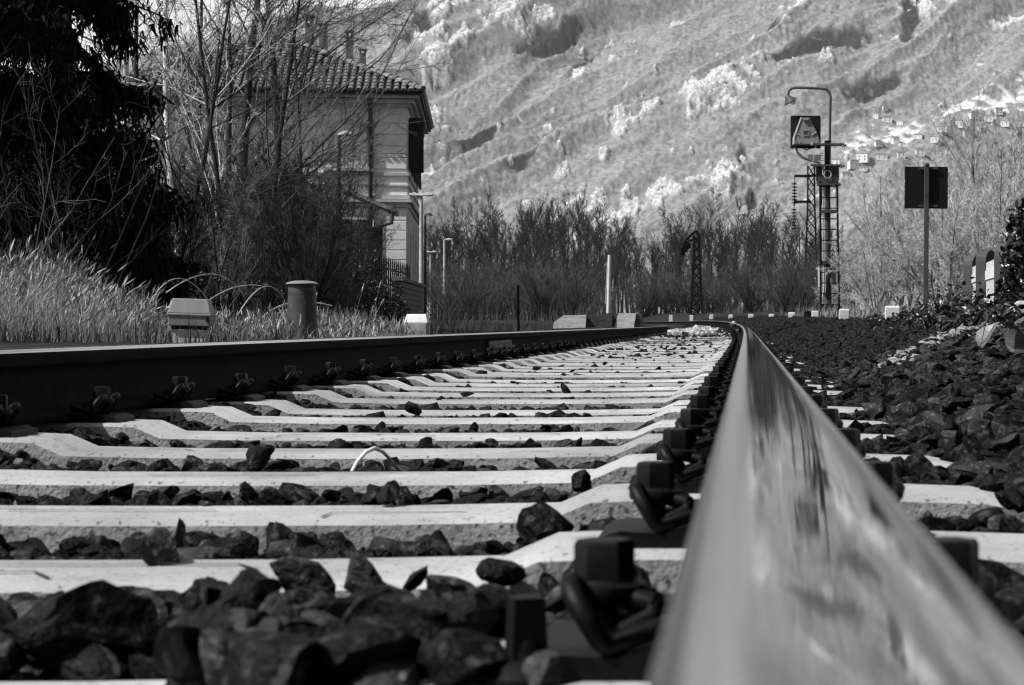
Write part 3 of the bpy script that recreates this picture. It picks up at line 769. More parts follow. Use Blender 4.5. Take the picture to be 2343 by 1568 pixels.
def G(x, y): return float(ground_z(x, y))

POP = [(24, .10, .97, .34, (.25, .6), .10, .05, 6, .45), (9, .1, .98, .40, (.25, .6), .07, .07, 4, .6), (5, .15, .98, .5, (.25, .6), .05, .1, 3, .7)]
poplar = [tree_meshes('p', tree_data(400+i, 9, .10, levels=POP, rmin=.0105, wigt=.03), M['bark_far'], M['bark_far']) for i in range(5)]
WID = [(12, .18, .95, .55, (.5, .95), .09, .09, 7, .5), (9, .15, .95, .45, (.4, .9), .06, .1, 5, .55), (7, .15, .95, .45, (.4, .9), .04, .12, 4, .65)]
wide = [tree_meshes('w', tree_data(430+i, 7, .13, levels=WID, rmin=.013, wigt=.05), M['bark_far'], M['bark_far']) for i in range(3)]
SHR = [(9, .12, .97, .42, (.3, .8), .05, .1, 5, .55), (8, .1, .95, .42, (.4, .9), .03, .12, 4, .65)]
shrub_far = [tree_meshes('s', tree_data(460+i, 3.2, .03, stems=12, spread=.35, levels=SHR, rmin=.009, wigt=.08), M['bark_far'], M['bark_low']) for i in range(3)]

# wood beyond the bend: rows of thin bare trees
def top_profile(px): return np.interp(px, [975, 1040, 1120, 1200, 1260, 1320, 1400, 1430, 1480, 1540, 1620, 1700, 1760, 1830, 1900], [540, 500, 500, 490, 470, 475, 490, 540, 545, 530, 505, 500, 510, 520, 530])
k = 0; wood = []
for row, (Z0, n, hs) in enumerate([(205, 56, 1.0), (182, 52, .95), (162, 46, .86), (146, 40, .66)]):
    for i in range(n):
        px = 968+(1915-968)*(i+rnd.uniform(.1, .9))/n; Z = Z0+rnd.uniform(-8, 8)
        x = (px-VX)*Z/F; z = G(x, Z)
        H = ((VY-top_profile(px))*Z/F+CZ-z)*hs*rnd.uniform(.76, 1.09)
        wd = rnd.random() < (.35 if px > 1450 else .12)
        me = rnd.choice(wide) if wd else rnd.choice(poplar)
        s = H/(6.6 if wd else 9.0)
        wood.append((px, row, put_tree('bare_tree', me, (x, Z, z-.1), rnd.random()*6, (s*rnd.uniform(1.0, 1.35) if not wd else s, s*1.1 if not wd else s, s), 'x', 'tree', 'bare trees of the wood beyond the bend')))
rown = ['back row', 'third row', 'second row', 'front row']
for r in range(4):
    for i, (px, _, o) in enumerate(sorted([w_ for w_ in wood if w_[1] == r], key=lambda w_: w_[0])):
        o['label'] = '%s thin bare tree from the left in the %s of the far wood' % (ordinal(i+1), rown[r])
# undergrowth in front of the wood
lst = []
for i in range(90):
    px = rnd.uniform(985, 1930); Z = rnd.uniform(92, 132); Z = max(Z, 119) if 1550 < px < 1640 else Z; x = (px-VX)*Z/F
    if x+float(shift(Z))+.7 < 5.5 and x+float(shift(Z))+.7 > -2.6: Z = rnd.uniform(128, 140); x = (px-VX)*Z/F
    lst.append((px, put_tree('bare_shrub', rnd.choice(shrub_far), (x, Z, G(x, Z)-.1), rnd.random()*6, rnd.uniform(.6, 1.05), 'x', 'shrub', 'bare shrubs at the foot of the far wood')))
for i, (px, o) in enumerate(sorted(lst, key=lambda a: a[0])): o['label'] = '%s tangled bare shrub from the left at the foot of the far wood' % ordinal(i+1)

# sunlit thicket on the right
RTH = [(12, .12, .97, .46, (.35, .9), .07, .11, 6, .5), (9, .1, .95, .42, (.4, .95), .05, .13, 5, .6), (5, .15, .95, .42, (.4, .9), .03, .14, 3, .7)]
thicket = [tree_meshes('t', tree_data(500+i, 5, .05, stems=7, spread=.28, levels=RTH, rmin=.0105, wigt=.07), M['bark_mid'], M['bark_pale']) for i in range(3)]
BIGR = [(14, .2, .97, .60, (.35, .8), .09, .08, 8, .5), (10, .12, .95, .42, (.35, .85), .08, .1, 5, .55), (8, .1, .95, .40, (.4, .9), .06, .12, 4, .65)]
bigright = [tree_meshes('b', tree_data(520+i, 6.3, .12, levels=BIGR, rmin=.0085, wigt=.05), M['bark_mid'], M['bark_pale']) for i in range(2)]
def prof_r(px): return np.interp(px, [1870, 1920, 1980, 2060, 2120, 2180, 2230, 2300, 2420], [545, 520, 450, 420, 400, 340, 305, 320, 330])
lst = []
for i in range(26):
    px = 1885+(2440-1885)*((i*0.618) % 1.0); Z = rnd.uniform(48, 72) if px > 1960 else rnd.uniform(72, 90); x = (px-VX)*Z/F; z = G(x, Z)
    H = ((VY-prof_r(px)-rnd.uniform(20, 150))*Z/F+CZ-z)
    lst.append((px, put_tree('bare_shrub', rnd.choice(thicket), (x, Z, z-.1), rnd.random()*6, max(.35, H/4.9), 'x', 'shrub', 'sunlit bare shrubs right of the signal')))
for i, (px, o) in enumerate(sorted(lst, key=lambda a: a[0])): o['label'] = '%s pale tangled bare shrub from the signal mast rightwards' % ordinal(i+1)
for j, (px, Z, lab) in enumerate([(2235, 74, 'tall pale bare tree rising behind the ivy on the right edge'), (2345, 70, 'pale bare tree cut by the right edge of the frame'), (2120, 78, 'pale bare tree directly behind the square board'), (2010, 84, 'low pale bare tree left of the square board')]):
    x = (px-VX)*Z/F; H = (VY-prof_r(px))*Z/F+.3
    put_tree('bare_tree', bigright[j % 2], (x, Z, G(x, Z)-.1), j*1.7, H/6.4, lab, 'tree')

# left: birches, dark trees, thicket, conifers
def cmesh(lv, mt, mc): return tree_meshes('x', lv, mt, mc)
BIR = [(16, .25, .98, .38, (.6, 1.2), .02, .09, 7, .35), (8, .12, .95, .45, (.4, .9), .0, .11, 5, .55), (6, .1, .95, .45, (.4, .9), -.01, .13, 4, .65)]
x = (283-VX)*35/F; put_tree('birch_tree', cmesh(tree_data(601, 10, .105, levels=BIR, rmin=.006, lean=.02, wigt=.03), M['birch'], M['bark_mid']), (x, 35, G(x, 35)), 0, 1, 'white birch trunk close beside the dark conifer', 'tree')
t = put_tree('birch_tree', cmesh(tree_data(602, 10, .085, levels=BIR, rmin=.006, lean=.02, wigt=.03), M['birch'], M['bark_pale']), ((428-VX)*36/F, 36, .3), 1, 1, 'leaning white birch right of the straight one', 'tree'); t.rotation_euler = (0, -.085, 0)
DRK = [(16, .15, .98, .52, (.5, 1.15), .04, .10, 8, .4), (9, .12, .95, .45, (.4, .9), .02, .12, 6, .5), (6, .1, .95, .42, (.4, .9), .01, .14, 4, .6), (2, .15, .95, .42, (.4, .9), .0, .14, 3, .7)]
for j, (px, Z, H, r, ln, lab) in enumerate([(556, 44, 12, .13, 0, 'dark straight bare tree left of the station chimneys'), (640, 42, 11, .11, .03, 'dark forked bare tree spreading over the station roof'), (505, 47, 11, .09, -.03, 'thinner dark bare tree left of the straight dark one'), (405, 30, 7.2, .045, .05, 'slender black sapling in front of the leaning birch'), (700, 38, 6.4, .05, .06, 'crooked bare tree in front of the station end wall'), (330, 42, 11, .08, .04, 'bare tree between the two birches'), (600, 36, 9, .06, .10, 'bare tree leaning right between the two dark trunks'), (450, 38, 9, .06, -.05, 'bare twiggy tree just right of the leaning birch'), (530, 33, 8, .05, .06, 'thin bare tree low in front of the straight dark one')]):
    x = (px-VX)*Z/F
    t = put_tree('bare_tree', cmesh(tree_data(620+j, H, r, levels=DRK if j != 3 else DRK[:3], rmin=.0045, lean=.01, wigt=.035), M['bark'], M['bark'] if j not in (1, 4, 6, 8) else (M['bark_mid'] if j != 8 else M['bark_pale'])), (x, Z, G(x, Z)-.1), j*2.1, 1, lab, 'tree'); t.rotation_euler = (0, ln, j*2.1)
LTH = [(12, .1, .97, .45, (.35, .9), .05, .12, 6, .5), (9, .1, .95, .42, (.4, .95), .03, .14, 5, .6), (5, .15, .95, .45, (.4, .9), .02, .15, 3, .7)]
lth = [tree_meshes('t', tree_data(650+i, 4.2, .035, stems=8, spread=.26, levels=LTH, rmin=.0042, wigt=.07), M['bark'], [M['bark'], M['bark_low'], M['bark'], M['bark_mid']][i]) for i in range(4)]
sparse = tree_meshes('t', tree_data(670, 4.0, .014, stems=6, spread=.5, levels=[(6, .25, .97, .45, (.4, .9), .03, .12, 6, .5), (4, .15, .95, .42, (.4, .95), .02, .14, 5, .6)], rmin=.003, wigt=.08), M['bark_mid'], M['bark_mid'])
def prof_l(px): return np.interp(px, [0, 250, 330, 420, 520, 620, 700, 760, 820, 870, 900], [200, 250, 300, 290, 280, 300, 330, 400, 480, 560, 620])
lst = []
for i in range(30):
    px = 345+(805-345)*((i*0.618+.13) % 1.0); Z = rnd.uniform(27, 44)
    if px > 740: Z = rnd.uniform(34, 48)
    x = (px-VX)*Z/F; z = G(x, Z); H = (VY-prof_l(px)-rnd.uniform(0, 130))*Z/F
    lst.append((px, put_tree('bare_shrub', lth[[0, 2, 0, 1, 2, 3][i % 6]], (x, Z, z-.05), rnd.random()*6, max(.3, H/4.1), 'x', 'shrub', 'bare shrubs between the conifers and the station')))
for i in range(3):
    px = [-60, 70, 190][i]; Z = 19+i*.7; x = (px-VX)*Z/F
    lst.append((px, put_tree('bare_shrub', sparse, (x, Z, G(x, Z)-.05), i*1.3, rnd.uniform(.62, .78), 'x', 'shrub', 'bare shrubs between the conifers and the station')))
for i, (px, o) in enumerate(sorted(lst, key=lambda a: a[0])): o['label'] = '%s bare twiggy shrub from the left below the station trees' % ordinal(i+1)

def leaves_np(cent, size, g, shape='leaf', fold=.25):
    """many small leaves: each a folded diamond of four triangles"""
    n = len(cent); R = rotm(n)
    if shape == 'leaf':
        T = np.array([(0, -1, 0), (.55, -.35, fold), (.38, .45, fold), (0, 1.1, -.1), (-.38, .45, fold), (-.55, -.35, fold), (0, 0, 0)])
        Ft = np.array([(6, 0, 1), (6, 1, 2), (6, 2, 3), (6, 3, 4), (6, 4, 5), (6, 5, 0)])
    else:
        T = np.array([(0, -1, 0), (.16, 0, .05), (0, 1.2, 0), (-.16, 0, .05)]); Ft = np.array([(0, 1, 2), (0, 2, 3)])
    W = np.einsum('nij,vj->nvi', R, T)*size[:, None, None]+cent[:, None]
    return W.reshape(-1, 3), (Ft[None]+(np.arange(n)*len(T))[:, None, None]).reshape(-1, 3)

def conifer(seed, H, Rb, z0=.6, n=150, per=90):
    g = np.random.default_rng(seed)
    trunk = curve(np.zeros((1, 3)), np.array([[0, 0, 1.0]]), np.array([H]), np.array([.2]), np.array([.03]), 10, .05, .01, g)
    zz = g.uniform(z0, H*.97, n); az = g.uniform(0, 2*PI, n); L = Rb*(1-zz/H)**.8*g.uniform(.65, 1.08, n)+.15
    d = np.stack([np.cos(az), np.sin(az), np.full(n, .12)], 1)
    br = curve(np.stack([np.zeros(n), np.zeros(n), zz], 1), unit(d), L, np.full(n, .03), np.full(n, .006), 8, -.09, .05, g)
    sub = branch(br, 7, .15, 1.0, .32, (.5, 1.0), -.16, .06, 4, .5, .004, g)
    Vt, Ft = tubes_np([trunk], [8]); Vb, Fb = tubes_np([br, sub], [4, 3])
    allp = np.concatenate([br[0].reshape(-1, 3), sub[0].reshape(-1, 3)])
    pk = allp[g.integers(0, len(allp), n*per)]+g.normal(size=(n*per, 3))*.06; 
    dirs = unit(np.stack([g.normal(size=len(pk))*.5, g.normal(size=len(pk))*.5, -np.abs(g.normal(size=len(pk)))-.35], 1))
    ln = g.uniform(.06, .19, len(pk)); sd = unit(np.cross(dirs, g.normal(size=dirs.shape)))
    wd = (ln*.16)[:, None]
    A = pk-sd*wd; B = pk+sd*wd; Cc = pk+dirs*ln[:, None]+sd*wd*.3; D = pk+dirs*ln[:, None]*1.1-sd*wd*.3
    Vn = np.stack([A, B, Cc, D], 1).reshape(-1, 3); Fn = np.arange(len(pk)*4).reshape(-1, 4)
    return mesh_np('trunk', Vt, Ft, M['bark'], True), mesh_np('crown', np.concatenate([Vb, Vn]), [Fb, Fn+len(Vb)], M['needle'])
for j, (px, Z, H, Rb, lab) in enumerate([(-40, 23, 13, 2.2, 'huge dark conifer filling the upper left corner'), (135, 26, 15, 1.75, 'dark drooping conifer next to the straight birch'), (-420, 20, 12, 2.0, 'dark conifer at the left border in front of the huge one')]):
    x = (px-VX)*Z/F
    put_tree('conifer_tree', conifer(700+j, H, Rb, z0=.3, n=300, per=220), (x, Z, G(x, Z)), j, 1, lab, 'tree')

def leafy(name, n, cx, cy, cz, rx, ry, rz, smin, smax, mat, seed, label, cat, stems=14):
    g = np.random.default_rng(seed)
    p = g.normal(size=(n, 3)); p = unit(p)*(g.uniform(.25, 1, n)**.5)[:, None]
    lump = 1+.35*vnoise(p[:, 0]*2.2+seed, p[:, 2]*2.2+p[:, 1], seed)
    c = p*np.array([rx, ry, rz])*lump[:, None]
    V, Fc = leaves_np(c, g.uniform(smin, smax, n), g)
    t = empty(name, (cx, cy, cz))
    obj_np('crown', V, Fc, mat, t)
    st = curve(np.tile([[0, 0, -rz]], (stems, 1)).astype(float)+g.normal(size=(stems, 3))*[rx*.3, ry*.3, 0], unit(g.normal(size=(stems, 3))*[.5, .5, .2]+[0, 0, 1]), np.full(stems, rz*1.3), np.full(stems, .012), np.full(stems, .003), 6, .03, .12, g)
    V, Fc = tubes_np([st], [5]); obj_np('trunk', V, Fc, M['bark'], t, True)
    tag(t, label, cat); return t
x = (60-VX)*27/F; leafy('evergreen_bush', 9000, x, 27, 1.3, 1.6, .9, 1.35, .022, .045, M['leaf'], 21, 'dark glossy-leaved bush under the conifers at the left edge', 'bush')
x = (40-VX)*20/F; leafy('evergreen_bush', 1500, x, 20, 1.25, .9, .4, .85, .010, .020, M['leaf'], 26, 'sparse glossy leaves catching light before the huge conifer', 'bush', 4)
x = (250-VX)*29/F; leafy('evergreen_bush', 9000, x, 29, 1.2, 1.1, .9, 1.2, .022, .045, M['leaf'], 22, 'dark glossy-leaved bush below the straight birch', 'bush')
x = (470-VX)*40/F; leafy('evergreen_bush', 12000, x, 40, 1.4, 1.9, 1.0, 1.75, .022, .04, M['leaf'], 23, 'dark leafy mass in the middle of the bare shrubs', 'bush')
x = (700-VX)*44/F; leafy('evergreen_bush', 12000, x, 44, 1.0, 1.9, 1.0, 1.45, .022, .04, M['leaf'], 24, 'dark leafy mass behind the tapered pedestal', 'bush')
x = (845-VX)*40/F; leafy('evergreen_bush', 5000, x, 40, .55, .8, .6, .6, .022, .04, M['leaf'], 25, 'low dark bush at the foot of the iron railing', 'bush')

# right: ivy bush, ivy on the bank
x = (2400-VX)*11/F; leafy('ivy_bush', 6500, x, 11, .60, .26, .35, .44, .016, .030, M['leaf'], 31, 'dark ivy bush climbing at the right edge of the frame', 'bush', 3)
def ground_ivy():
    g = np.random.default_rng(33); n = 6500
    Y = g.uniform(7.5, 26, n); d = g.uniform(.95, 2.6, n); d = np.where(g.random(n) < .5, 1.15+np.abs(g.normal(size=n))*.5, d)
    X = XR-shift(Y)+d; px = VX+F*X/Y; m = (px > 1985) & (px < 2420); X, Y = X[m], Y[m]
    c = np.stack([X, Y, ground_z(X, Y)+.0+np.abs(g.normal(size=len(X)))*(.02+.05*sstep(1990, 2200, VX+F*X/Y))*(1+.03*Y)], 1)
    V, Fc = leaves_np(c, g.uniform(.015, .030, len(X)), g)
    o = obj_np('ivy_ground_cover', V, Fc, M['leaf']); tag(o, 'dark ivy leaves creeping over the right bank', 'ivy', kind='stuff')
ground_ivy()
def big_leaf(px, py, Z, size, rot, label):
    out = [(0, -1), (.30, -1.05), (.75, -.75), (.95, -.25), (.75, .15), (.50, .45), (.25, .8), (0, 1.15), (-.25, .8), (-.50, .45), (-.75, .15), (-.95, -.25), (-.75, -.75), (-.30, -1.05)]
    b = MB(); vs = [(x_*size, y_*size, abs(x_)*size*.35-.12*size*y_*y_) for x_, y_ in out]; vs2 = [(0, y_*size, 0) for y_ in (-.8, -.3, .2, .7)]
    n = len(vs); vs += vs2
    fs = [(0, 1, n), (1, 2, n), (2, 3, n+1, n), (3, 4, n+2, n+1), (4, 5, n+2), (5, 6, n+3, n+2), (6, 7, n+3), (7, 8, n+3), (8, 9, n+2, n+3), (9, 10, n+2), (10, 11, n+1, n+2), (11, 12, n, n+1), (12, 13, n), (13, 0, n)]
    b.add(vs, fs); o = b.build('ivy_leaf', M['bigleaf']); o.location = P(px, py, Z); o.rotation_euler = rot
    for a in (-1, 0, 1): MB().tube([(0, -.85*size, .004), (a*.45*size, .0, .002+abs(a)*.16*size), (a*.62*size, .35*size*(1 if a else 3.0), .002+abs(a)*.2*size)], .0012, 4).build('leaf_vein', M['straw'], o)
    tag(o, label, 'leaf')
big_leaf(2262, 765, 5.9, .042, (1.0, .25, -1.2), 'large veined ivy leaf on the bank, the left of two')
big_leaf(2322, 775, 5.6, .042, (1.1, -.3, 2.6), 'large ivy leaf pointing down at the right edge of the bank')

# ------------------------------------------------------------------ dry grass
def grass(name, X, Y, Hh, wd, mat, label, g, lean=(.12, 0), heads=0.0, zb=None):
    n = len(X); z0 = ground_z(X, Y)-.02 if zb is None else zb
    Hh = Hh*(1+.30*vnoise(X*2.3, Y*1.1, 7)+.18*vnoise(X*9, Y*3, 8))*g.choice([.4, .6, .8, .95, 1.12], n)
    a = g.uniform(0, 2*PI, n); lx = lean[0]+g.normal(size=n)*.26; ly = g.normal(size=n)*.2
    k = 5; ts = np.linspace(0, 1, k)
    px_ = X[:, None]+Hh[:, None]*(lx[:, None]*ts**2); py_ = Y[:, None]+Hh[:, None]*(ly[:, None]*ts**2); pz_ = z0[:, None]+Hh[:, None]*ts*(1-.12*ts*np.abs(lx)[:, None]*3)
    c = np.stack([px_, py_, pz_], 2); w_ = wd[:, None]*(1-ts*.85)
    sd = np.stack([np.cos(a), np.sin(a), np.zeros(n)], 1)[:, None]
    L_ = c-sd*w_[..., None]; R_ = c+sd*w_[..., None]
    V = np.stack([L_, R_], 2).reshape(-1, 3); idx = np.arange(n*k*2).reshape(n, k, 2)
    Fq = np.stack([idx[:, :-1, 0].ravel(), idx[:, :-1, 1].ravel(), idx[:, 1:, 1].ravel(), idx[:, 1:, 0].ravel()], 1)
    Fl = [Fq]; Vl = [V]
    if heads:
        m = np.where(g.random(n) < heads)[0]; off = len(V); hl = g.uniform(.05, .10, len(m))
        tip = c[m, -1]; d = unit(c[m, -1]-c[m, -2])
        for r_ in range(2):
            s2 = unit(np.cross(d, g.normal(size=d.shape)))*(hl*.10)[:, None]
            q = np.stack([tip-d*(hl*.3)[:, None], tip+d*(hl*.3)[:, None]+s2, tip+d*hl[:, None], tip+d*(hl*.3)[:, None]-s2], 1).reshape(-1, 3)
            Vl.append(q); Fl.append(np.arange(len(q)).reshape(-1, 4)+off); off += len(q)
    o = obj_np(name, np.concatenate(Vl), Fl, mat); tag(o, label, 'grass', kind='stuff'); return o
g = np.random.default_rng(55)
def field(n, px0, px1, z0, z1):
    px = g.uniform(px0, px1, n); Z = g.uniform(z0, z1, n); return (px-VX)*Z/F, Z, px
X, Y, px = field(20000, -120, 330, 13.5, 20); H = np.interp(px, [-120, 120, 200, 330], [.62, .58, .42, .28])*g.uniform(.45, 1.1, len(X))*Y/16
grass('dry_grass', X, Y, H, g.uniform(.0006, .0014, len(X)), M['straw'], 'tall pale dry grass at the left edge beyond the rail', g, (.14, 0), .16)
X, Y, px = field(20000, 300, 940, 13.5, 22); H = np.interp(px, [300, 420, 700, 800, 940], [.24, .13, .18, .20, .09])*g.uniform(.3, 1.15, len(X))*Y/16
grass('dry_grass', X, Y, H, g.uniform(.0006, .0014, len(X)), M['straw'], 'shorter dry grass round the grey box and the pedestal', g, (.05, 0), .12)
X, Y, px = field(9000, -120, 1000, 12.5, 19); H = g.uniform(.04, .2, len(X))
grass('weeds', X, Y, H, g.uniform(.002, .006, len(X)), M['weed'], 'low dark weeds at the foot of the dry grass', g, (.0, 0))
X, Y, px = field(9000, 985, 1960, 70, 128); m = (X+shift(Y)+.7 > 6) | (X+shift(Y)+.7 < -3); X, Y = X[m], Y[m]
grass('dry_grass', X, Y, g.uniform(.2, .9, len(X)), g.uniform(.006, .016, len(X)), M['weed'], 'rough winter grass in front of the far wood', g, (.05, 0))
X, Y, px = field(3500, 1740, 2400, 26, 60); m = (X+shift(Y)+.7 > 2.3); X, Y = X[m], Y[m]
grass('dry_grass', X, Y, g.uniform(.06, .4, len(X)), g.uniform(.003, .007, len(X)), M['straw'], 'dry grass round the foot of the signal mast', g, (.05, 0))
X, Y, px = field(1500, 960, 1480, 16, 34); m = (X+shift(Y) < -2.2); X, Y = X[m], Y[m]
grass('dry_grass', X, Y, g.uniform(.05, .28, len(X))*Y/22, g.uniform(.002, .004, len(X)), M['weed'], 'thin weeds beyond the rail near the concrete stone', g, (.05, 0), .03)
# seed heads standing clear of the grass
for i, (px_, py_, bx, Z, lab) in enumerate([(720, 690, 712, 15, None), (828, 668, 812, 17, None), (868, 660, 852, 17, None), (870, 700, 846, 17, None), (1075, 738, 1062, 22, None), (1010, 640, 1000, 24, None)]):
    a = P(bx, 775, Z); c_ = P(px_, py_, Z); b = MB(); mid = (a+c_)/2+Vector((-.02, 0, .02))
    b.tube([a, mid, c_], [.002, .0015, .001], 5); d = (c_-mid).normalized(); b.tube([c_, c_+d*.03, c_+d*.07], [.002, .009, .002], 6)
    tag(b.build('grass_stalk', M['straw']), '%s tall grass stalk with a seed head from the left' % ordinal(i+1), 'grass stalk', 'grass stalks with seed heads')
# arching brambles
def bez(a, b, c_, n=14):
    return [a*(1-t)**2+b*2*t*(1-t)+c_*t*t for t in [i/(n-1) for i in range(n)]]
arcs = [((330, 690), (400, 560), (492, 690), 'wide bramble arch over the grey box'), ((380, 640), (500, 580), (560, 660), 'low bramble arch right of the grey box'), ((545, 690), (620, 590), (665, 700), 'pale bramble arch left of the pedestal'), ((440, 690), (520, 640), (600, 635), 'thin bramble shoot crossing the arches'), ((590, 710), (640, 670), (760, 680), 'bramble shoot passing behind the pedestal')]
for a, b, c_, lab in arcs:
    Z = 16.5+rnd.random()*1.5
    t = empty('bramble', P(a[0], 770, Z)); o0 = t.location
    pts = [q-o0 for q in bez(P(a[0], a[1]+30, Z), P(*b, Z+.3), P(c_[0], c_[1]+20, Z+.5))]
    MB().tube(pts, .0045, 6).build('stem', M['bark_pale'], t)
    gg = np.random.default_rng(int(a[0])); cc = np.array([pts[i][:] for i in gg.integers(0, len(pts), 46)])+gg.normal(size=(46, 3))*.025
    V, Fc = leaves_np(cc, gg.uniform(.008, .018, 46), gg); obj_np('leaves', V, Fc, M['weed'], t)
    tag(t, lab, 'bramble')

# ------------------------------------------------------------------ grey trackside box, pedestal, concrete stone
t = empty('equipment_box', P(437, 757, 13)); Z = 13; k = Z/F
gz0 = G(t.location.x, 13)-t.location.z-.02
MB().box((0, 0, gz0/2-.005), (.20, .16, abs(gz0)+.01)).build('foot', M['fence'], t)
MB().box((0, 0, .018), (80*k, .17, .022)).build('base_plate', M['black'], t)
MB().box((0, 0, .06), (92*k, .20, .062), top=(1.02, 1.02)).build('lower_case', M['box'], t, bevel=.006)
lid = MB().box((0, 0, .10), (99*k, .215, .016)); lid.box((0, 0, .155), (97*k, .21, .094), top=(.80, .72)); lid.build('lid', M['box'], t, bevel=.005)
MB().box((.115, -.105, .075), (.02, .02, .03)).build('latch', M['black'], t)
t.rotation_euler = (0, .03, .12)
tag(t, 'grey trapezoid lidded equipment box standing in the dry grass', 'box')

t = empty('pedestal', P(691, 768, 14)); k = 14/F
t.location.z -= .01
MB().lathe([(.118, 0), (.118, .012), (.108, .016), (.100, .02)], k=32).build('base_flange', M['pot'], t, smooth=40)
MB().lathe([(.109, .016), (.107, .05), (.098, .20), (.094, .285)], k=32).build('body', M['pot'], t, smooth=40)
MB().lathe([(.0945, .283), (.0935, .315), (.092, .318)], k=32).build('band', M['pot_band'], t, smooth=40)
MB().lathe([(.0925, .316), (.0905, .355), (.088, .362)], k=32).build('neck', M['pot'], t, smooth=40)
MB().lathe([(.100, .356), (.109, .360), (.108, .366), (.09, .376), (.05, .383), (.0, .385)], k=32).build('cap', M['box'], t, smooth=40)
MB().box((-.01, -.112, .035), (.05, .02, .04), top=(1.5, 1)).build('spout', M['pot'], t)
tag(t, 'tapered metal pedestal with a domed cap behind the left rail', 'pedestal')

t = empty('marker_stone', P(955, 775, 19)); k = 19/F
b = MB().box((0, 0, 15*k), (50*k, .2, 42*k)); b.build('shaft', M['concrete'], t, bevel=.006)
MB().box((0, .01, 46*k), (55*k, .22, 20*k), top=(.8, .62)).build('chamfered_top', M['white'], t, bevel=.006)
tag(t, 'short square concrete marker stone with a bright chamfered top', 'marker stone')

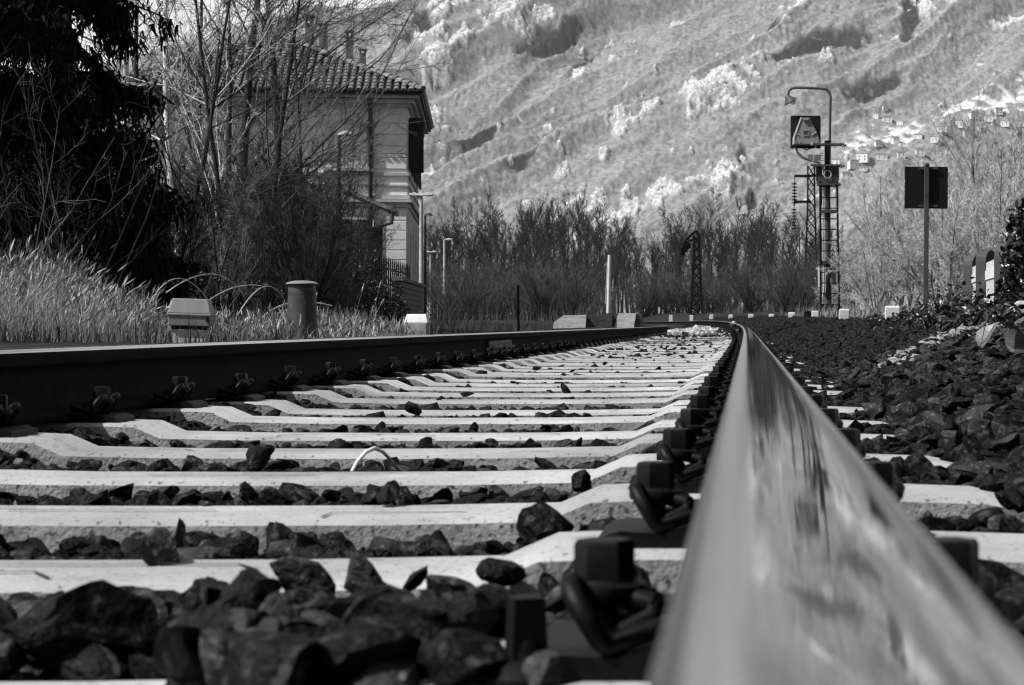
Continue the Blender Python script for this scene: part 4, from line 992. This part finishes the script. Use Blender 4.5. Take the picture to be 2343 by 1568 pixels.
# ------------------------------------------------------------------ station building
def station():
    t = empty('station_building', ((932-VX)*75/F, 75, 0.2), math.radians(7.4))
    # local: +y along the platform side away from us, -x along the end wall to the left; corner at the origin
    W, L, H = 10.2, 13.6, 8.35
    MB().box((-W/2, L/2, H/2), (W, L, H)).build('wall', M['plaster'], t)
    # cornices and string courses
    def band(z, h, out, name='string_course', mat='trim'):
        b = MB(); b.box((-W/2, -out/2, z), (W+2*out, out, h)); b.box((out/2, L/2, z), (out, L-.004, h)); b.build(name, M[mat], t)
    band(.45, .9, .07, 'plinth'); band(4.58, .10, .16); band(4.72, .14, .09); band(4.40, .10, .08); band(5.55, .10, .06); band(5.15, .06, .05)
    band(8.06, .13, .12, 'cornice'); band(8.20, .15, .26, 'cornice')
    # soffit and gutter
    MB().box((-W/2, L/2, 8.36), (W+.84, L+.84, .12)).build('soffit', M['trim'], t)
    MB().box((-W/2, L/2, 8.47), (W+1.04, L+1.04, .12)).build('gutter', M['gutter'], t)
    # corner pilaster with rustication courses
    for (z0, n, st, nm) in ((1.0, 9, .36, 'rusticated_course'), (5.75, 5, .42, 'rusticated_course')):
        for i in range(n):
            MB().box((-.62, -.012, z0+i*st+st/2-.015), (1.18, .05, st-.035)).build(nm, M['plaster'], t, bevel=.012)
    # side of the ground floor, left of the down pipe
    for i in range(9): MB().box((-2.6, -.008, 1.0+i*.36+.16), (2.3, .035, .325)).build('rusticated_course', M['plaster'], t, bevel=.01)
    # tall tapering pilasters of the platform front
    for i in range(9):
        y = .5+i*1.55; MB().box((.035, y, 2.55), (.07, .5, 3.3)).build('pilaster', M['plaster'], t)
    for i in range(4):
        y = 1.7+i*3.2
        wdw = MB().box((.02, y, 6.75), (.05, 1.0, 1.9)).build('window', M['glass'], t)
        for s_ in (-1, 1): 
            b = MB(); b.box((.28 if i == 0 else .12, y+s_*.62, 6.75), (.5 if i == 0 else .08, .06 if i == 0 else .55, 1.95)); b.build('shutter', M['shutter'], wdw)
        dr = MB().box((.02, y, 2.2), (.05, 1.2, 2.6)).build('door', M['shutter'], t)
    # blind arched niches of the end wall
    for cx in (-2.1, -5.1, -8.1):
        arc = [(-.62, 5.75), (.62, 5.75), (.62, 7.0)]+[(.62*math.cos(a), 7.0+.38*math.sin(a)) for a in [PI*i/10 for i in range(1, 10)]]+[(-.62, 7.0)]
        nich = MB(); outer = [(x_*1.22, 5.75+(z_-5.75)*1.10) for x_, z_ in arc]
        n = len(arc); vs = [(cx+x_, -.075, z_) for x_, z_ in outer]+[(cx+x_, -.075, z_) for x_, z_ in arc]+[(cx+x_, -.0, z_) for x_, z_ in outer]+[(cx+x_, -.0, z_) for x_, z_ in arc]
        fs = [];
        for i in range(n):
            j = (i+1) % n; fs += [(i, j, n+j, n+i), (n+i, n+j, 3*n+j, 3*n+i), (j, i, 2*n+i, 2*n+j)]
        nich.add(vs, fs); fr = nich.build('window_niche', M['trim'], t)
        MB().box((cx, -.10, 5.70), (1.7, .20, .10)).build('sill', M['trim'], fr)
    # down pipe
    MB().tube([(-1.32, -.30, 8.4), (-1.32, -.22, 8.0), (-1.32, -.14, 7.7), (-1.32, -.14, .3)], .075, 10).build('down_pipe', M['gutter'], t)
    # hipped roof with round tiles
    ov = .57; x0, x1, y0, y1 = -W-ov, ov, -ov, L+ov; cx = (x0+x1)/2; hw = (x1-x0)/2; rise = 2.65; zr = 8.54
    MB().add([(x0, y0, zr-.02), (x1, y0, zr-.02), (x1, y1, zr-.02), (x0, y1, zr-.02), (cx, y0+hw, zr+rise-.03), (cx, y1-hw, zr+rise-.03)], [(0, 1, 4), (1, 2, 5, 4), (2, 3, 5), (3, 0, 4, 5), (0, 3, 2, 1)]).build('roof_deck', M['gutter'], t)
    V = []; Fc = []
    def tile(p, ax, upv, nrm, l, r0, r1):
        k_ = 5; base = len(V)
        for rr_, dd in ((r0, 0), (r1, l)):
            for j in range(k_+1):
                a = PI*j/k_; V.append(p+upv*dd+ax*(math.cos(a)*rr_)+nrm*(math.sin(a)*rr_*.9+(.03 if dd == 0 else 0)))
        for j in range(k_): Fc.append((base+j, base+j+1, base+k_+2+j, base+k_+1+j))
        Fc.append(tuple(base+j for j in range(k_+1)))
    sl = math.hypot(hw, rise)
    def face(o, ax, inn, length, tri):
        upv = (inn*hw+Vector((0, 0, rise)))/sl; nrm = ax.cross(upv); nrm = nrm if nrm.z > 0 else -nrm
        st = .27; n = int(length/st)
        for i in range(n):
            u_ = (i+.5)*st
            mx = min(u_, length-u_)/hw*sl if not tri else min(u_, length-u_)/hw*sl
            mx = min(mx, sl)
            s_ = 0
            while s_ < mx-.1:
                tile(o+ax*(u_+rnd.uniform(-.012, .012))+upv*(s_-.06), ax, upv, nrm, min(.46, mx-s_+.1), .105, .082); s_ += .36
    face(Vector((x0, y0, zr)), Vector((1, 0, 0)), Vector((0, 1, 0)), x1-x0, True)
    face(Vector((x1, y0, zr)), Vector((0, 1, 0)), Vector((-1, 0, 0)), y1-y0, False)
    # hip tiles
    for a, b_ in ((Vector((x1, y0, zr)), Vector((cx, y0+hw, zr+rise))), (Vector((x0, y0, zr)), Vector((cx, y0+hw, zr+rise)))):
        d = (b_-a); n = int(d.length/.36); d.normalize(); ax = d.cross(Vector((0, 0, 1))).normalized(); nr = ax.cross(d); nr = nr if nr.z > 0 else -nr
        for i in range(n): tile(a+d*(i*.36)+nr*.04, ax, d, nr, .44, .15, .12)
    bb = MB(); bb.v = [tuple(v) for v in V]; bb.f = Fc; bb.build('roof_tiles', M['tile'], t)
    # chimneys
    def chim(px, ytop, yb, Z, w_=.5, tall=True):
        inv = Matrix.Rotation(-math.radians(7.4), 3, 'Z'); c0 = inv @ (P(px, yb, Z)-t.location); c1 = inv @ (P(px, ytop, Z)-t.location); h = c1.z-c0.z
        cc = MB().box((c0.x, c0.y, c0.z+h*.30-.5), (w_, w_, h*.6+1.0)); 
        st_ = cc.build('chimney', M['brick'], t)
        b = MB()
        for sx in (-1, 1):
            for sy in (-1, 1): b.box((c0.x+sx*w_*.36, c0.y+sy*w_*.36, c0.z+h*.74), (w_*.26, w_*.26, h*.30))
        b.box((c0.x, c0.y, c0.z+h*.92), (w_*1.45, w_*1.45, h*.06)); b.box((c0.x, c0.y, c0.z+h*.975), (w_*1.2, w_*1.2, h*.07), top=(.5, .5))
        b.build('chimney_cap', M['brick'], st_)
    chim(708, 33, 88, 79, .30); chim(740, 52, 100, 80, .30); chim(820-20, 68, 125, 82, .26); chim(830, 112, 140, 80, .24)
    # lean-to with sloping roof in front of the end wall
    a = (765-VX)*70/F
    inv = Matrix.Rotation(-math.radians(7.4), 3, 'Z')
    def LP(px, py, Z): return inv @ (P(px, py, Z)-t.location)
    p0 = LP(765, 432, 72); p1 = LP(908, 492, 72)
    b = MB(); d = (p1-p0)
    b.add([p0+Vector((0, -1.6, 0)), p1+Vector((0, -1.6, 0)), p1+Vector((0, 1.6, 0)), p0+Vector((0, 1.6, 0)), p0+Vector((0, -1.6, .14)), p1+Vector((0, -1.6, .14)), p1+Vector((0, 1.6, .14)), p0+Vector((0, 1.6, .14))],
          [(0, 3, 2, 1), (4, 5, 6, 7), (0, 1, 5, 4), (1, 2, 6, 5), (2, 3, 7, 6), (3, 0, 4, 7)]); b.build('lean_to_roof', M['tile'], t)
    q0 = LP(845, 500, 72)
    MB().box((q0.x-2.2, q0.y, (p1.z)/2-.1), (4.3, 1.6, p1.z-.2)).build('lean_to_wall', M['brick'], t)
    MB().box((q0.x+.22, q0.y-.81, 2.0), (.55, .08, 2.9)).build('lean_to_door', M['shutter'], t)
    MB().tube([p1+Vector((-.05, -1.5, .05)), p1+Vector((-.1, -1.5, -.35)), p1+Vector((-.9, -1.5, -.6)), p1+Vector((-.98, -1.5, -3.9))], .06, 8).build('lean_to_pipe', M['gutter'], t)
    tag(t, 'two-storey railway station with hipped tile roof behind the bare trees', 'building')
    return t
station()

# ------------------------------------------------------------------ iron railing by the station
def railing():
    a = P(862, 720, 50); b = P(936, 722, 62); a.z = G(a.x, a.y); b.z = G(b.x, b.y)
    t = empty('iron_railing', a); d = b-a; n = 17
    for i in range(n):
        q = d*(i/(n-1)); h = 1.55
        MB().tube([q, q+Vector((0, 0, h)), q+Vector((0, 0, h+.12))], [.022, .022, .004], 6).build('bar', M['lattice'], t)
    for h in (.25, 1.35): MB().tube([Vector((0, 0, h)), d+Vector((0, 0, h))], .02, 6).build('cross_rail', M['lattice'], t)
    tag(t, 'dark iron railing running to the station corner', 'railing')
    c = empty('garden_wall', a+Vector((.35, .9, 0)));
    u = (d.normalized()); ang = math.atan2(d.y, d.x)
    b2 = MB(); L = d.length
    L = L*.80
    for r_ in range(7):
        for i in range(int(L/.5)):
            b2.box((i*.5+.25+(r_ % 2)*.12, 0, .07+r_*.14), (.48, .22, .125))
    o = b2.build('masonry', M['brick'], c); c.rotation_euler = (0, 0, ang)
    MB().box((L/2, 0, 1.04), (L+.1, .3, .08)).build('coping', M['brick'], c)
    tag(c, 'low coursed block wall behind the iron railing', 'wall')
railing()

# ------------------------------------------------------------------ platform lamps
def lamp(px, ytop, Z, label, s=1.0, two=True, base=None):
    x = (px-VX)*Z/F; top = CZ-(ytop-VY)*Z/F; z0 = G(x, Z)-.05; h = top-z0
    t = empty('platform_lamp', (x, Z, z0))
    MB().lathe([(.085*s, 0), (.08*s, h*.5), (.055*s, h-.02)], k=12).build('pole', M['fence' if s > .85 else 'postgrey'], t, smooth=50)
    for sg in ((-1, 1) if two else (1,)):
        hd = MB(); L = .42*s
        prof = [(0, .015), (.10, .05), (L*.55, .075), (L, .03), (L*.96, -.01), (L*.62, -.03), (.10, -.02), (0, -.03)]
        hd.prism([(sg*a_, b_+.04*a_) for a_, b_ in prof], -.11*s, .11*s)
        o = hd.build('lamp_head', M['cream'], t, bevel=.012); o.location = (0, 0, h)
        dm = MB().lathe([(.0, -.10), (.05, -.095), (.09, -.06), (.10, -.02), (.10, 0)], k=14)
        g_ = dm.build('diffuser', M['white'], o, smooth=60); g_.location = (sg*L*.72, 0, .012); g_.scale = (1, .8, .6)
    tag(t, label, 'lamp', 'station platform lamps')
    return t
lamp(964, 447, 68, 'twin-headed platform lamp in front of the station corner', .95)
lamp(775, 308, 47, 'platform lamp with pale head half hidden by branches before the station wall', .8, False)
lamp(1017, 549, 107, 'slim pale lamp standing alone right of the station', .95, False)
lamp(985, 577, 126, 'small far lamp between the station corner and the slim pale lamp', .9)
lamp(973, 492, 84, 'small lamp head showing just right of the twin-headed lamp pole', .7, False)

# ------------------------------------------------------------------ signal mast
def signal():
    Z = 58; k = Z/F
    x0 = (1893-VX)*k; z0 = G(x0, Z)
    t = empty('signal_mast', (x0, Z, z0))
    def L(px, py, dy=0): q = P(px, py, Z); return Vector((q.x-x0, dy, q.z-z0))
    top = L(1893, 385).z
    MB().lathe([(.13, 0), (.125, .1), (.098, 1.2), (.088, top)], k=16).build('mast', M['galv_dark'], t, smooth=40)
    MB().lathe([(.085, top), (.08, L(0, 340).z), (.08, L(0, 322).z)], k=16).build('mast_top', M['black'], t, smooth=40)
    MB().box(tuple(L(1893, 745)), (.5, .4, .3)).build('footing', M['fence'], t)
    # ladder in front of the mast
    lx0, lx1 = L(1877, 0).x, L(1914, 0).x; hl = L(0, 418).z
    lad = MB().tube([(lx0, -.42, 0), (lx0-.02, -.34, hl)], .033, 6); lad.tube([(lx1+.06, -.42, 0), (lx1, -.34, hl)], .033, 6)
    lo = lad.build('ladder', M['lattice'], t)
    for i in range(int(hl/.3)): 
        z = .22+i*.3; f = z/hl
        MB().tube([(lx0-.02*f, -.42+.08*f, z), (lx1+.06-.06*f, -.42+.08*f, z)], .018, 6).build('rung', M['lattice'], lo)
    for py in (485, 602, 700): MB().box(((lx0+lx1)/2, -.2, L(0, py).z), (.42, .40, .08)).build('ladder_bracket', M['galv_dark'], t)
    # platform: box, floor and hoop frame
    c = L(1893, 0).x
    MB().box(tuple(L(1893, 396, -.05)), (.64, .36, .46)).build('relay_box', M['black'], t, bevel=.01)
    MB().box(tuple(L(1893, 412, -.30)), (.62, .05, .24), top=(.9, 1)).build('kick_plate', M['galv_dark'], t)
    MB().box(tuple(L(1896, 424, -.20)), (.66, .46, .05)).build('platform_floor', M['galv_dark'], t)
    def frame(py, xl, xr, nm):
        z = L(0, py).z; f = MB(); a, b_ = L(xl, 0).x, L(xr, 0).x
        f.box(((a+b_)/2, -.40, z), (b_-a, .05, .05)); f.box(((a+b_)/2+.1, .30, z+.03), (b_-a, .05, .05))
        f.build(nm, M['galv_dark'], t)
        MB().add([(a-.04, -.43, z-.03), (a+.16, .30, z+.05), (a+.16, .30, z+.10), (a-.04, -.43, z+.05), (a, -.43, z-.03), (a+.20, .30, z+.05), (a+.20, .30, z+.10), (a, -.43, z+.05)],
                 [(0, 1, 2, 3), (7, 6, 5, 4), (0, 4, 5, 1), (3, 2, 6, 7), (0, 3, 7, 4), (1, 5, 6, 2)]).build('frame_side', M['white'], t)
        MB().box((b_, -.05, z+.01), (.05, .74, .06)).build('frame_side', M['white'], t)
    frame(333, 1858, 1930, 'upper_frame'); frame(381, 1853, 1926, 'lower_frame')
    for (a, b_, c_, d_) in ((1866, 335, 1858, 380), (1932, 325, 1923, 381)): MB().tube([L(a, b_, -.40), L(c_, d_, -.40)], .010, 5).build('stay_wire', M['cable'], t)
    # head with black backboard
    MB().box(tuple(L(1843.5, 301.5, .12)), (69*k, .03, 75*k)).build('backboard', M['black'], t)
    out = [(1834, 272), (1852, 272), (1872, 312), (1876, 330), (1874, 333), (1818, 333), (1816, 330), (1817, 316)]
    pl = [(L(a, 0).x, L(0, b_).z) for a, b_ in out]
    hd = MB(); hd.prism(pl, -.26, .10); hd.build('signal_head', M['headgrey'], t, bevel=.02)
    MB().prism([(L(a, 0).x, L(0, b_).z) for a, b_ in [(1831, 271), (1834, 271), (1818, 316), (1817, 332), (1813.5, 332), (1814, 315)]], -.28, .05).build('head_edge', M['white'], t)
    for a, b_ in ((1843, 275),): 
        MB().box(tuple(L(a, b_, -.29)), (.15, .06, .07)).build('hinge', M['galv'], t)
    for a in (1822, 1829): MB().box(tuple(L(a, 328, -.29)), (.03, .05, .09)).build('catch', M['galv'], t)
    for s_, xx in ((1, 1862), (-1, 1822)):
        MB().tube([L(xx-6*s_, 312, -.275), L(xx+5*s_, 305, -.275)], .013, 5).build('clasp', M['galv'], t)
    pt = MB(); cx, cz = L(1844, 0).x, L(0, 307).z; 
    for (dx, dz, w_, h_) in ((0, .075, .17, .014), (0, -.075, .17, .014), (-.08, 0, .014, .15), (.08, 0, .014, .15)): pt.box((cx+dx, -.272, cz+dz), (w_, .02, h_))
    pt.build('number_frame', M['galv'], t)
    fnt = bpy.data.curves.new('number', 'FONT'); fnt.body = '36'; fnt.size = .075; fnt.extrude = .004; fnt.align_x = 'CENTER'; fnt.align_y = 'CENTER'
    fo = link(bpy.data.objects.new('number', fnt), t); fo.location = (cx, -.272, cz); fo.rotation_euler = (PI/2, 0, 0); fnt.materials.append(M['galv_dark'])
    me_ = bpy.data.meshes.new_from_object(fo); bpy.data.objects.remove(fo); me_.name = 'number'; fo = link(bpy.data.objects.new('number', me_), t); fo.location = (cx, -.272, cz); fo.rotation_euler = (PI/2, 0, 0)
    # cable loop, arm and side box
    MB().tube([L(1820, 335, -.1), L(1824, 350, -.15), L(1836, 362, -.2), L(1855, 370, -.25), L(1872, 374, -.3), L(1880, 384, -.32)], .035, 8).build('flexible_conduit', M['galv_dark'], t, smooth=60)
    MB().box(tuple(L(1863, 361, .05)), (.36, .2, .16)).build('bracket_arm', M['white'], t)
    for py in (352, 357, 363, 368): MB().box(tuple(L(1880, py, -.08)), (.10, .05, .012)).build('terminal', M['black'], t)
    MB().tube([L(1836, 338, -.1), L(1844, 344, -.1), L(1856, 340, -.1)], .02, 6).build('lower_hook', M['black'], t)
    # coil of cable and down cables
    pts = [L(1892, 402)+Vector((.10*math.cos(a), -.36, .11*math.sin(a))) for a in [2*PI*i/20 for i in range(20)]]
    MB().tube(pts, .008, 6, closed=True).build('cable_coil', M['cable'], t); 
    MB().tube([p_+Vector((.012, -.01, .01)) for p_ in pts], .007, 6, closed=True).build('cable_coil', M['cable'], t)
    for dx, r_, mt in ((1883, .020, 'cable'), (1887, .010, 'cable')):
        MB().tube([L(dx-1, 383, -.24), L(dx, 420, -.24), L(dx-1, 520, -.22), L(dx, 600, -.22), L(dx+2, 650, -.22), L(dx+1, 668, -.22), L(dx-2, 680, -.2)], r_, 6).build('cable', M[mt], t)
    # boxes low on the mast
    MB().box(tuple(L(1906, 632, -.12)), (.15, .16, .50)).build('junction_box', M['box'], t, bevel=.01)
    MB().box(tuple(L(1906, 613, -.14)), (.13, .18, .05)).build('box_cap', M['white'], t)
    MB().box(tuple(L(1873.5, 634, -.1)), (.035, .3, .58)).build('side_plate', M['white'], t)
    # swan neck and lamp
    r_ = .038
    sn = [L(1898.5, 385, .1), L(1899, 320, .1), L(1900, 240, .1), L(1901, 222, .1), L(1898, 210, .1), L(1892, 204, .1), L(1880, 202, .1), L(1850, 200.5, .1), L(1820, 200, .1), L(1811, 202, .1), L(1805, 208, .1), L(1803, 220, .1)]
    MB().tube(sn, r_, 10).build('swan_neck', M['galv_dark'], t, smooth=60)
    sh = MB(); sh.lathe([(.05, .12), (.07, .10), (.10, .03), (.20, -.09), (.205, -.10)], k=18, T=Matrix.Translation(L(1805, 226, .1)) @ Matrix.Rotation(-.55, 4, 'Y')); sh.build('lamp_shade', M['galv_dark'], t, smooth=50)
    bl = MB(); bl.lathe([(.0, -.17), (.05, -.16), (.08, -.12), (.09, -.05)], k=14, T=Matrix.Translation(L(1809, 228, .1)) @ Matrix.Rotation(-.9, 4, 'Y')); bl.build('lamp_glass', M['cream'], t, smooth=50)
    tag(t, 'railway signal mast with ladder, backboard and swan-neck lamp, seen from behind', 'signal')
signal()

# ------------------------------------------------------------------ lattice masts
def lattice(px, ytop, Z, wt, wb, arms, label, boom=False):
    x0 = (px-VX)*Z/F; z0 = G(x0, Z)-.1; H = CZ-(ytop-VY)*Z/F-z0
    t = empty('lattice_mast', (x0, Z, z0)); b = MB(); th = .045*Z/130*(2.1 if boom else 1.4); n = int(H/(wt*1.5))
    def wz(z): f = z/H; return (wb+(wt-wb)*min(1, f*1.25))/2
    for sx in (-1, 1):
        for sy in (-1, 1):
            b.tube([(sx*wz(H*i/8), sy*wz(H*i/8), H*i/8) for i in range(9)], th, 4)
    b.build('corner_legs', M['lattice'], t)
    br = MB()
    for i in range(n):
        za, zb_ = H*i/n, H*(i+1)/n; a, c_ = wz(za), wz(zb_)
        for sy in (-1, 1):
            br.tube([(-a, sy*a, za), (c_, sy*c_, zb_)], th*.55, 4); br.tube([(a, sy*a, za), (-c_, sy*c_, zb_)], th*.55, 4)
            br.tube([(sy*a, -a, za), (sy*c_, c_, zb_)], th*.55, 4)
    br.build('bracing', M['lattice'], t)
    for (py, xe) in arms:
        q = P(xe, py, Z); ex = q.x-x0; ez = q.z-z0
        MB().box((ex/2, 0, ez), (abs(ex), .14, .16)).build('cross_arm', M['lattice'], t)
        ins = MB(); ins.tube([(ex, 0, ez), (ex, 0, ez-1.9)], .03, 6)
        for j in range(7): ins.lathe([(.05, 0), (.17, -.03), (.16, -.08), (.04, -.10)], c=(ex, 0, ez-.45-j*.20), k=10)
        ins.build('insulator_string', M['lattice'], t)
    if boom:
        def B(px_, py_): q = P(px_, py_, Z); return Vector((q.x-x0, 0, q.z-z0))
        bo = MB()
        A1, A2, A3, A4 = B(1600, 540), B(1592, 528), B(1572, 547), B(1563, 560)
        bo.tube([A1, A2], .11, 4); bo.tube([B(1600, 545), B(1580, 550), A4], .07, 4); bo.tube([A2, A3, A4], .08, 4); bo.tube([A3, B(1584, 552)], .05, 4)
        bo.build('boom', M['lattice'], t)
        for (a, b1, b2) in ((1562, 560, 582), (1568, 556, 574), (1575, 552, 566)):
            i_ = MB().tube([B(a, b1), B(a, b2)], .05, 5)
            for j in range(4): i_.lathe([(.06, 0), (.2, -.05), (.05, -.12)], c=tuple(B(a, b1+(b2-b1)*(.3+.2*j))), k=8)
            i_.build('insulator_string', M['lattice'], t)
    tag(t, label, 'pylon')
lattice(1856, 380, 130, .42, .9, [(403, 1818), (462, 1817), (402, 1880)], 'tall dark lattice mast with insulator arms left of the signal')
lattice(1594, 540, 113, .30, .60, [], 'small dark lattice mast with a hooked boom in front of the wood', boom=True)

# ------------------------------------------------------------------ square board on a post
def board():
    Z = 28; k = Z/F; x0 = (2116-VX)*k; z0 = G(x0, Z)-.1
    t = empty('square_board', (x0, Z, z0)); top = CZ-(378-VY)*k-z0
    def L(px, py, dy=0): q = P(px, py, Z); return Vector((q.x-x0, dy, q.z-z0))
    MB().box((.01, 0, top/2), (11*k, .05, top)).build('post', M['postgrey'], t, bevel=.006)
    c = L(2117.5, 429, .05)
    MB().box(tuple(c), (99*k, .012, 96*k)).build('panel', M['black'], t)
    for py in (385, 471): MB().box(tuple(L(2122, py, .02)), (44*k, .02, .03)).build('clamp', M['galv_dark'], t)
    MB().lathe([(.038, 0), (.034, .02), (0, .035)], c=(.01, 0, top), k=10).build('post_cap', M['galv_dark'], t)
    t.rotation_euler = (0, .008, 0)
    tag(t, 'square black board on a steel post, seen from behind', 'sign')
board()

# ------------------------------------------------------------------ short white posts along the outside of the curve
for i, (a, b_, y0, y1, Z, lab) in enumerate([(2025, 2058, 703, 725, 21, 'widest short white post, right of the signal foot'), (1920, 1943, 709, 742, 31, 'short white post just right of the signal foot'), (1857, 1873, 713, 744, 42, 'short white post just left of the signal foot'),
        (1804, 1819, 716, 744, 50, 'second short white post left of the signal foot'), (1759, 1771, 720, 740, 58, 'third short white post left of the signal foot'), (1712, 1724, 720, 738, 66, 'fourth short white post left of the signal foot, by the bend'),
        (1667, 1677, 721, 737, 76, 'fifth short white post, behind the bend of the rail'), (1623, 1632, 721, 735, 86, 'sixth short white post, behind the far rail'), (1578, 1586, 722, 735, 96, 'seventh small white post, behind the far rail'), (1531, 1539, 722, 734, 106, 'farthest small white post near the timber deck')]):
    k = Z/F; x0 = ((a+b_)/2-VX)*k; top = CZ-(y0-VY)*k; bot = min(G(x0, Z)-.05, CZ-(y1-VY)*k)
    t = empty('white_post', (x0, Z, bot))
    h = top-bot; w_ = (b_-a)*k
    MB().box((0, 0, h/2), (w_, w_*.7, h)).build('post', M['white'], t, bevel=.008)
    MB().box((0, 0, h+.006), (w_*.96, w_*.66, .012), top=(.85, .85)).build('cap', M['cream'], t)
    tag(t, lab, 'post', 'short white posts along the outside of the curve')
Z = 41; k = Z/F; x0 = (1848-VX)*k
MB_ = MB().box((0, 0, .15), (16*k, .12, .40)); MB_.box((0, 0, .355), (15*k, .11, .015), top=(.8, .8)); o = MB_.build('dark_post', M['black']); o.location = (x0, Z, G(x0, Z)-.05)
o.location.z = P(0, 712, Z).z-.36
tag(o, 'short black post touching the white post left of the signal foot', 'post')
o = MB().tube([(0, 0, 0), (0, 0, P(0, 657, 26).z-.1)], .016, 8).lathe([(.02, 0), (.02, .02), (0, .03)], c=(0, 0, P(0, 657, 26).z-.1), k=8).build('thin_post', M['black']); o.location = ((1187-VX)*26/F, 26, .1); o.rotation_euler = (0, -.01, 0)
tag(o, 'thin black iron post standing beyond the left rail', 'post')
t = empty('white_pole', P(1391, 735, 62)); k = 62/F; t.location.z = .2
MB().lathe([(.062, 0), (.05, 157*k+.1)], k=10).build('pole', M['white'], t, smooth=50); t.rotation_euler = (0, .022, 0)
MB().tube([(-.09, 0, .7), (-.055, 0, 1.75)], .02, 6).build('side_rod', M['galv'], t)
tag(t, 'slightly leaning slim white pole behind the timber deck', 'pole')

# ------------------------------------------------------------------ timber blocks of the old crossing
t = empty('timber_barrier', P(1360, 750, 36)); k = 36/F
def TB(px, py, dy=0): q = P(px, py, 36); return Vector((q.x-t.location.x, dy, q.z-t.location.z))
def slab(name, pts, y0, y1, mat):
    MB().prism([(TB(a, 0).x, TB(0, b_).z) for a, b_ in pts], y0, y1).build(name, M[mat], t)
slab('sloping_board', [(1266, 744), (1265, 739), (1290, 722), (1342, 721), (1340, 750), (1266, 752)], -.05, .10, 'timber')
slab('cross_plank', [(1338, 721), (1410, 719), (1410, 748), (1338, 750)], .06, .16, 'timber_dark')
slab('stub_post', [(1384, 717), (1401, 717), (1401, 755), (1384, 755)], -.10, .05, 'timber_dark')
slab('end_board', [(1415, 717), (1456, 717), (1450, 752), (1406, 752)], -.06, .10, 'timber')
slab('end_post', [(1456.5, 717), (1468, 719), (1466, 752), (1450.5, 752)], -.02, .5, 'timber_dark')
tag(t, 'weathered timber barrier with sloping pale end boards beyond the left rail', 'barrier')

# ------------------------------------------------------------------ slatted concrete fence at the right edge
def fence_post(px, ytop, Z, label, w_=.11):
    x0 = (px-VX)*Z/F; z0 = G(x0, Z)-.1; top = CZ-(ytop-VY)*Z/F-z0
    out = [(-w_/2*1.8, 0), (w_/2*1.8, 0), (w_/2*1.8, top-w_*.9)]+[(w_*.9*math.cos(a), top-w_*.9+w_*.9*math.sin(a)) for a in [PI*i/8 for i in range(1, 8)]]+[(-w_/2*1.8, top-w_*.9)]
    o = MB().prism(out, -.05, .05).build('fence_post', M['postgrey'], bevel=.008); o.location = (x0, Z, z0); o.rotation_euler = (0, 0, .95)
    tag(o, label, 'fence post', 'round-topped concrete fence posts'); return x0
fence_post(2226, 584, 19.5, 'round-topped grey fence post, the left of three'); fence_post(2257, 572, 17, 'round-topped grey fence post between the two slatted panels'); fence_post(2303, 556, 14.6, 'round-topped fence post half covered by the ivy')
def panel(pxa, Za, pxb, Zb, ya, yb, label):
    A = P(pxa, ya, Za); B_ = P(pxb, yb, Zb); base = .28
    t = empty('slatted_panel', (A.x, A.y, base)); d = Vector((B_.x-A.x, B_.y-A.y, 0)); n = 13; ang = math.atan2(d.y, d.x); L_ = d.length; t.rotation_euler = (0, 0, ang)
    h = A.z-base
    sl = MB()
    for i in range(n): sl.box((L_*(i+.5)/n, 0, h/2), (L_/n*.52, .035, h))
    sl.build('slats', M['white'], t)
    for z in (h*.80, h*.12): MB().box((L_/2, .0, z), (L_, .05, .075)).build('cross_rail', M['white'], t)
    tag(t, label, 'fence panel', 'slatted concrete fence panels')
panel(2229, 19.0, 2252, 17.3, 612, 605, 'shaded slatted fence panel left of the middle post'); panel(2261, 16.6, 2296, 14.9, 602, 585, 'bright slatted fence panel beside the ivy'); panel(2306, 14.3, 2352, 12.8, 590, 585, 'slatted fence panel seen through the ivy leaves')
t = empty('pale_block', P(2338, 735, 9.5)); k = 9.5/F
b = MB().box((0, 0, .035), (.075, .09, .10), top=(.92, .9)); b.box((0, 0, .088), (.06, .07, .012), top=(.7, .7)); b.build('block', M['concrete'], t, bevel=.008)
tag(t, 'small pale concrete block among the ivy at the right edge', 'block')

# ------------------------------------------------------------------ air
hz = MB().box((0, 4200, 300), (15000, 10400, 760)).build('haze', bpy.data.materials.new('haze_air'))
tag(hz, kind='stuff'); hm = hz.data.materials[0]; hm.use_nodes = True; n_ = hm.node_tree; n_.nodes.clear()
pv = n_.nodes.new('ShaderNodeVolumePrincipled'); pv.inputs['Color'].default_value = (.9, .9, .9, 1); pv.inputs['Density'].default_value = 0.00007; pv.inputs['Anisotropy'].default_value = 0.2
mo = n_.nodes.new('ShaderNodeOutputMaterial'); n_.links.new(pv.outputs[0], mo.inputs['Volume'])
